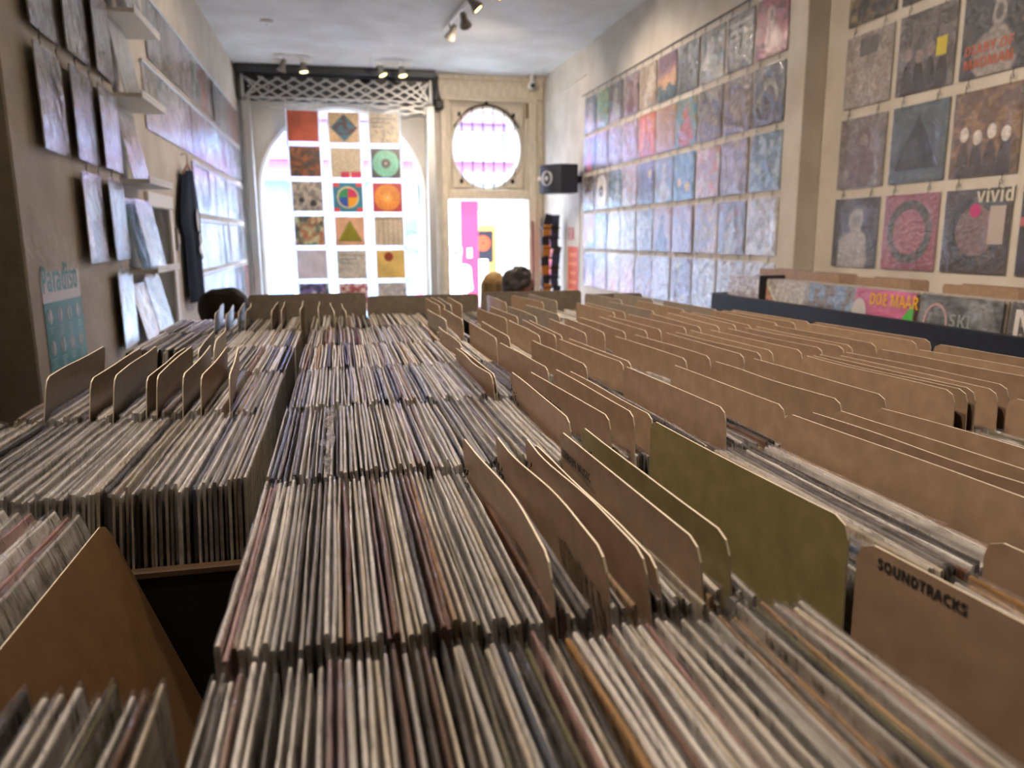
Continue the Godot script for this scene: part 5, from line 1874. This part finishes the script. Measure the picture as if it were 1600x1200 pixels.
	# wire rack full of leaflets
	var rk := thing("leaflet_rack", "tall wire rack filled with dark leaflets in the corner by the door", "rack", P(2.24, FLOOR_Y, 8.1))
	for sx in [-0.09, 0.09]:
		var m := MB.new()
		m.tube(PackedVector3Array([Vector3(sx, 0, 0), Vector3(sx, 1.95, 0)]), 0.008, 6)
		part("upright", m.mesh(), mats["wire"], rk)
	var lg := RandomNumberGenerator.new()
	lg.seed = 8
	for k in 9:
		var y := 1.0 + k * 0.105
		var m := MB.new()
		m.box(Vector3(0, 0, 0.04), Vector3(0.2, 0.012, 0.07))
		part("pocket", m.mesh(), mats["wire"], rk, at(Vector3(0, y, 0)))
		for n in 2:
			var lf := MB.new()
			lf.box(Vector3(-0.05 + 0.1 * n, 0.075, 0.03), Vector3(0.085, 0.15, 0.012))
			part("leaflet", lf.mesh(), mat("leaflet_%d" % ((k * 2 + n) % 4), ["20242c", "39415a", "b5772c", "2c2a30"][(k * 2 + n) % 4], 0.5), rk, Transform3D(Basis(Vector3.BACK, lg.randf_range(-0.25, 0.25)) * Basis(Vector3.RIGHT, 0.25), Vector3(0, y, 0.01)))
	var bs := MB.new()
	bs.box(Vector3(0, 0.015, 0), Vector3(0.28, 0.03, 0.22), 0.004)
	part("foot", bs.mesh(), mats["wire"], rk)
	var st := MB.new()
	st.tube(PackedVector3Array([P(2.235, FLOOR_Y, 8.72), P(2.24, 0.18, 8.84)]), 0.012, 8)
	tag(part(numbered("wooden_pole"), st.mesh(), mat("red_wood", "6a2f26", 0.5), self), "thin reddish wooden pole leaning beside the shop door", "pole")


# ------------------------------------------------------------------ people
# bones: [from, to, radius from, radius to, colour]; joined by a smooth minimum on a grid and meshed as surface nets
func body_net(bones: Array, cell: float, blend: float, mb: MB, bumps := 0.0) -> void:
	var lo := Vector3.INF
	var hi := -Vector3.INF
	for b in bones:
		var r: float = maxf(b[2], b[3]) + cell * 3.0 + bumps
		for k in 2:
			lo = lo.min(b[k] - Vector3.ONE * r)
			hi = hi.max(b[k] + Vector3.ONE * r)
	var nx := int((hi.x - lo.x) / cell) + 2
	var ny := int((hi.y - lo.y) / cell) + 2
	var nz := int((hi.z - lo.z) / cell) + 2
	var f := PackedFloat32Array()
	f.resize(nx * ny * nz)
	f.fill(1.0)
	var near := PackedByteArray()
	near.resize(nx * ny * nz)
	var best := PackedFloat32Array()
	best.resize(nx * ny * nz)
	best.fill(1.0)
	var nse := FastNoiseLite.new()
	nse.seed = 3
	nse.frequency = 26.0
	for bi in bones.size():
		var b: Array = bones[bi]
		var a: Vector3 = b[0]
		var d: Vector3 = b[1] - b[0]
		var l2 := maxf(d.length_squared(), 1e-9)
		var r: float = maxf(b[2], b[3]) + blend + cell * 2.5 + bumps
		var mn: Vector3 = (a.min(b[1]) - Vector3.ONE * r - lo) / cell
		var mx: Vector3 = (a.max(b[1]) + Vector3.ONE * r - lo) / cell
		for z in range(maxi(0, int(mn.z)), mini(nz, int(mx.z) + 2)):
			for y in range(maxi(0, int(mn.y)), mini(ny, int(mx.y) + 2)):
				for x in range(maxi(0, int(mn.x)), mini(nx, int(mx.x) + 2)):
					var p := lo + Vector3(x, y, z) * cell
					var t := clampf((p - a).dot(d) / l2, 0.0, 1.0)
					var dist := (p - a - d * t).length() - lerpf(b[2], b[3], t)
					if bumps > 0.0:
						dist += nse.get_noise_3dv(p) * bumps
					var q := (z * ny + y) * nx + x
					if dist < best[q]:
						best[q] = dist
						near[q] = bi
					var o := f[q]
					var h := maxf(blend - absf(o - dist), 0.0) / maxf(blend, 1e-6)
					f[q] = minf(o, dist) - h * h * blend * 0.25
	var at_cell := {}
	var start := mb.v.size()
	for z in nz - 1:
		for y in ny - 1:
			for x in nx - 1:
				var q := (z * ny + y) * nx + x
				if best[q] > cell * 3.0:
					continue
				var sum := Vector3.ZERO
				var cnt := 0
				var v8 := [f[q], f[q + 1], f[q + nx], f[q + nx + 1], f[q + nx * ny], f[q + nx * ny + 1], f[q + nx * ny + nx], f[q + nx * ny + nx + 1]]
				for e in [[0, 1], [2, 3], [4, 5], [6, 7], [0, 2], [1, 3], [4, 6], [5, 7], [0, 4], [1, 5], [2, 6], [3, 7]]:
					var va: float = v8[e[0]]
					var vb: float = v8[e[1]]
					if (va < 0.0) != (vb < 0.0):
						var t := va / (va - vb)
						var pa := Vector3(e[0] & 1, (e[0] >> 1) & 1, e[0] >> 2)
						var pb := Vector3(e[1] & 1, (e[1] >> 1) & 1, e[1] >> 2)
						sum += pa.lerp(pb, t)
						cnt += 1
				if cnt:
					var g := Vector3(v8[1] + v8[3] + v8[5] + v8[7] - v8[0] - v8[2] - v8[4] - v8[6], v8[2] + v8[3] + v8[6] + v8[7] - v8[0] - v8[1] - v8[4] - v8[5], v8[4] + v8[5] + v8[6] + v8[7] - v8[0] - v8[1] - v8[2] - v8[3])
					mb.c = (bones[near[q]][4] as Color).srgb_to_linear()
					at_cell[q] = mb.vert(lo + (Vector3(x, y, z) + sum / cnt) * cell, g.normalized())
	mb.has_col = true
	for q in at_cell:
		var z: int = q / (nx * ny)
		var y: int = (q / nx) % ny
		var x: int = q % nx
		if x < 1 or y < 1 or z < 1:
			continue
		var inside := f[q] < 0.0
		for ax in 3:
			var s1: int = [1, nx, nx * ny][ax]
			if (f[q + s1] < 0.0) == inside:
				continue
			var u: int = [nx, nx * ny, 1][ax]
			var w: int = [nx * ny, 1, nx][ax]
			var c := [q, q - u, q - u - w, q - w]
			if not (at_cell.has(c[1]) and at_cell.has(c[2]) and at_cell.has(c[3])):
				continue
			var i0: int = at_cell[c[0]]
			var i1: int = at_cell[c[1]]
			var i2: int = at_cell[c[2]]
			var i3: int = at_cell[c[3]]
			if inside:
				mb.idx.append_array(PackedInt32Array([i0, i2, i1, i0, i3, i2]))
			else:
				mb.idx.append_array(PackedInt32Array([i0, i1, i2, i0, i2, i3]))


# o: place on the ground; turn: 0 looks away from our camera; tall: height; hair: kind
func person(label: String, o: Vector3, turn: float, tall: float, bow: float, skin: Color, top: Color, legs: Color, hair: Color, style: String) -> void:
	var k := tall / 1.7
	var t := thing("person", label, "person", o)
	t.rotation.y = turn
	var J := func(x: float, y: float, z: float) -> Vector3: return Vector3(x, y, z) * k
	# local: looks along -z
	var hip := J.call(0, 0.9, 0.02) as Vector3
	var chest := J.call(0, 1.25, -0.02 - bow * 0.12) as Vector3
	var neck := J.call(0, 1.42, -0.03 - bow * 0.22) as Vector3
	var head := neck + (Vector3(0, 0.16, -0.02 - bow * 0.07) * k)
	var shoe := Color("2a2624")
	var bones := [
		[hip, J.call(0, 1.05, 0.0), 0.135 * k, 0.125 * k, top], [J.call(0, 1.05, 0.0), chest, 0.125 * k, 0.135 * k, top], [chest + Vector3(-0.1, 0.08, 0) * k, chest + Vector3(0.1, 0.08, 0) * k, 0.08 * k, 0.08 * k, top],
		[chest, neck - Vector3(0, 0.05, 0) * k, 0.11 * k, 0.06 * k, top], [neck - Vector3(0, 0.04, 0) * k, neck + Vector3(0, 0.06, -0.01) * k, 0.052 * k, 0.05 * k, skin],
	]
	for s in [-1.0, 1.0]:
		var sho: Vector3 = chest + Vector3(s * 0.17, 0.09, 0) * k
		var elb: Vector3 = sho + Vector3(s * 0.05, -0.27, -0.06) * k
		var wri: Vector3 = elb + Vector3(-s * 0.04, -0.07, -0.22) * k
		bones.append([sho, elb, 0.055 * k, 0.042 * k, top])
		bones.append([elb, elb.lerp(wri, 0.6), 0.042 * k, 0.034 * k, top])
		bones.append([elb.lerp(wri, 0.6), wri, 0.034 * k, 0.026 * k, skin])
		var hj: Vector3 = hip + Vector3(s * 0.085, -0.02, 0) * k
		var kn: Vector3 = J.call(s * 0.1, 0.48, -0.02)
		var an: Vector3 = J.call(s * 0.105, 0.09, 0.02)
		bones.append([hj, kn, 0.09 * k, 0.06 * k, legs])
		bones.append([kn, an, 0.06 * k, 0.042 * k, legs])
		bones.append([an + Vector3(0, -0.035, 0.02) * k, an + Vector3(0, -0.05, -0.15) * k, 0.045 * k, 0.035 * k, shoe])
	var mb := MB.new()
	body_net(bones, 0.016, 0.05, mb)
	for s in [-1.0, 1.0]:
		var sho: Vector3 = chest + Vector3(s * 0.17, 0.09, 0) * k
		var wri: Vector3 = sho + Vector3(s * 0.01, -0.34, -0.28) * k
		var hand := [[wri, wri + Vector3(0, -0.02, -0.07) * k, 0.024 * k, 0.03 * k, skin]]
		for n in 4:
			var base: Vector3 = wri + Vector3((n - 1.5) * 0.02, -0.025, -0.085) * k
			var mid: Vector3 = base + Vector3((n - 1.5) * 0.003, -0.012, -0.035 - 0.006 * [0, 1, 1.2, 0.4][n]) * k
			hand.append([base, mid, 0.009 * k, 0.0085 * k, skin])
			hand.append([mid, mid + Vector3(0, -0.026, -0.016) * k, 0.0085 * k, 0.007 * k, skin])
		var th: Vector3 = wri + Vector3(-s * 0.026, -0.012, -0.03) * k
		hand.append([th, th + Vector3(-s * 0.022, -0.018, -0.03) * k, 0.011 * k, 0.009 * k, skin])
		hand.append([th + Vector3(-s * 0.022, -0.018, -0.03) * k, th + Vector3(-s * 0.02, -0.032, -0.052) * k, 0.009 * k, 0.0075 * k, skin])
		body_net(hand, 0.006, 0.008, mb)
	# head with face
	var lips := skin.lerp(Color("8a3f3c"), 0.5)
	var dark := Color("2a2220")
	var H := func(x: float, y: float, z: float) -> Vector3: return head + Vector3(x, y, z) * k
	var hb := [
		[H.call(0, 0.035, 0.025), H.call(0, 0.04, -0.02), 0.083 * k, 0.08 * k, skin], [H.call(0, -0.05, -0.035), H.call(0, -0.08, -0.055), 0.06 * k, 0.042 * k, skin],
		[H.call(0, 0.0, -0.09), H.call(0, -0.035, -0.115), 0.012 * k, 0.016 * k, skin], [H.call(0, -0.17, 0.02), H.call(0, -0.06, 0.01), 0.052 * k, 0.055 * k, skin],
	]
	for s in [-1.0, 1.0]:
		hb.append([H.call(s * 0.079, -0.005, 0.012), H.call(s * 0.083, -0.045, 0.006), 0.016 * k, 0.012 * k, skin])
		hb.append([H.call(s * 0.03, 0.008, -0.083), H.call(s * 0.036, 0.008, -0.083), 0.012 * k, 0.012 * k, dark])
		hb.append([H.call(s * 0.016, 0.028, -0.09), H.call(s * 0.046, 0.03, -0.08), 0.008 * k, 0.007 * k, hair])
	hb.append([H.call(-0.02, -0.07, -0.092), H.call(0.02, -0.07, -0.092), 0.008 * k, 0.008 * k, lips])
	body_net(hb, 0.008, 0.025, mb)
	var m := mat("person_surface", "ffffff", 0.75)
	m.vertex_color_use_as_albedo = true
	part("body", mb.mesh(), m, t)
	var hm := MB.new()
	var hr := []
	match style:
		"curly":
			var g := RandomNumberGenerator.new()
			g.seed = 6
			hr = [[H.call(0, 0.06, 0.05), H.call(0, 0.09, -0.02), 0.075 * k, 0.07 * k, hair], [H.call(0, -0.02, 0.06), H.call(0, 0.05, 0.05), 0.07 * k, 0.08 * k, hair]]
			for n in 34:
				var a := g.randf() * TAU
				var e := g.randf_range(-0.35, 1.3)
				var d := Vector3(cos(a) * cos(e), sin(e), sin(a) * cos(e))
				if d.z < -0.55 and d.y < 0.6: continue
				var c: Vector3 = H.call(0, 0.04, 0.015) + d * 0.092 * k
				hr.append([c, c + Vector3(g.randf_range(-0.02, 0.02), g.randf_range(0, 0.02), g.randf_range(-0.02, 0.02)) * k, 0.024 * k, 0.016 * k, hair.lerp(Color("a09a96"), g.randf() * 0.4)])
		"long":
			hr = [[H.call(0, 0.055, 0.03), H.call(0, 0.065, -0.03), 0.085 * k, 0.08 * k, hair]]
			for n in 9:
				var a := PI * (n / 8.0)
				var c := Vector3(cos(a) * 0.075, 0.03, 0.02 + sin(a) * 0.06)
				hr.append([H.call(c.x, c.y, c.z), H.call(c.x * 1.2, -0.26, c.z + 0.03), 0.035 * k, 0.022 * k, hair.darkened(0.12 * (n % 3))])
		_:
			hr = [[H.call(0, 0.05, 0.035), H.call(0, 0.06, -0.025), 0.088 * k, 0.083 * k, hair], [H.call(0, -0.03, 0.05), H.call(0, 0.04, 0.04), 0.066 * k, 0.08 * k, hair]]
	body_net(hr, 0.009, 0.018, hm, 0.004)
	var hmat := mat("hair_surface", "ffffff", 0.6)
	hmat.vertex_color_use_as_albedo = true
	part("hair", hm.mesh(), hmat, t)


func build_people() -> void:
	person("person with curly dark grey hair in a navy jacket facing the right wall", P(1.02, FLOOR_Y, 4.75), deg_to_rad(-72), 1.53, 0.25, Color("b98a76"), Color("2b3140"), Color("2c2c30"), Color("4a4644"), "curly")
	person("person with long blond hair beside the one with curly grey hair", P(1.12, FLOOR_Y, 5.75), deg_to_rad(-30), 1.47, 0.2, Color("cfa58c"), Color("6a5a58"), Color("3a3c44"), Color("c9a468"), "long")
	person("person with short dark brown hair standing behind the left rack", P(-0.60, FLOOR_Y, 3.45), deg_to_rad(-75), 1.525, 0.3, Color("b58a74"), Color("3a3436"), Color("2c2c30"), Color("2a1e1a"), "short")
	person("person in a white shirt standing in the street outside the open door", P(1.72, FLOOR_Y - 0.02, 11.3), deg_to_rad(150), 1.66, 0.1, Color("c99a80"), Color("dfe4e8"), Color("5a6a80"), Color("8a8078"), "short")
	person("person in a bright pink top standing outside the shop window", P(1.08, FLOOR_Y - 0.02, 10.0), deg_to_rad(-100), 1.6, 0.1, Color("c99a80"), Color("e05aa0"), Color("b0b4bc"), Color("5a4030"), "long")
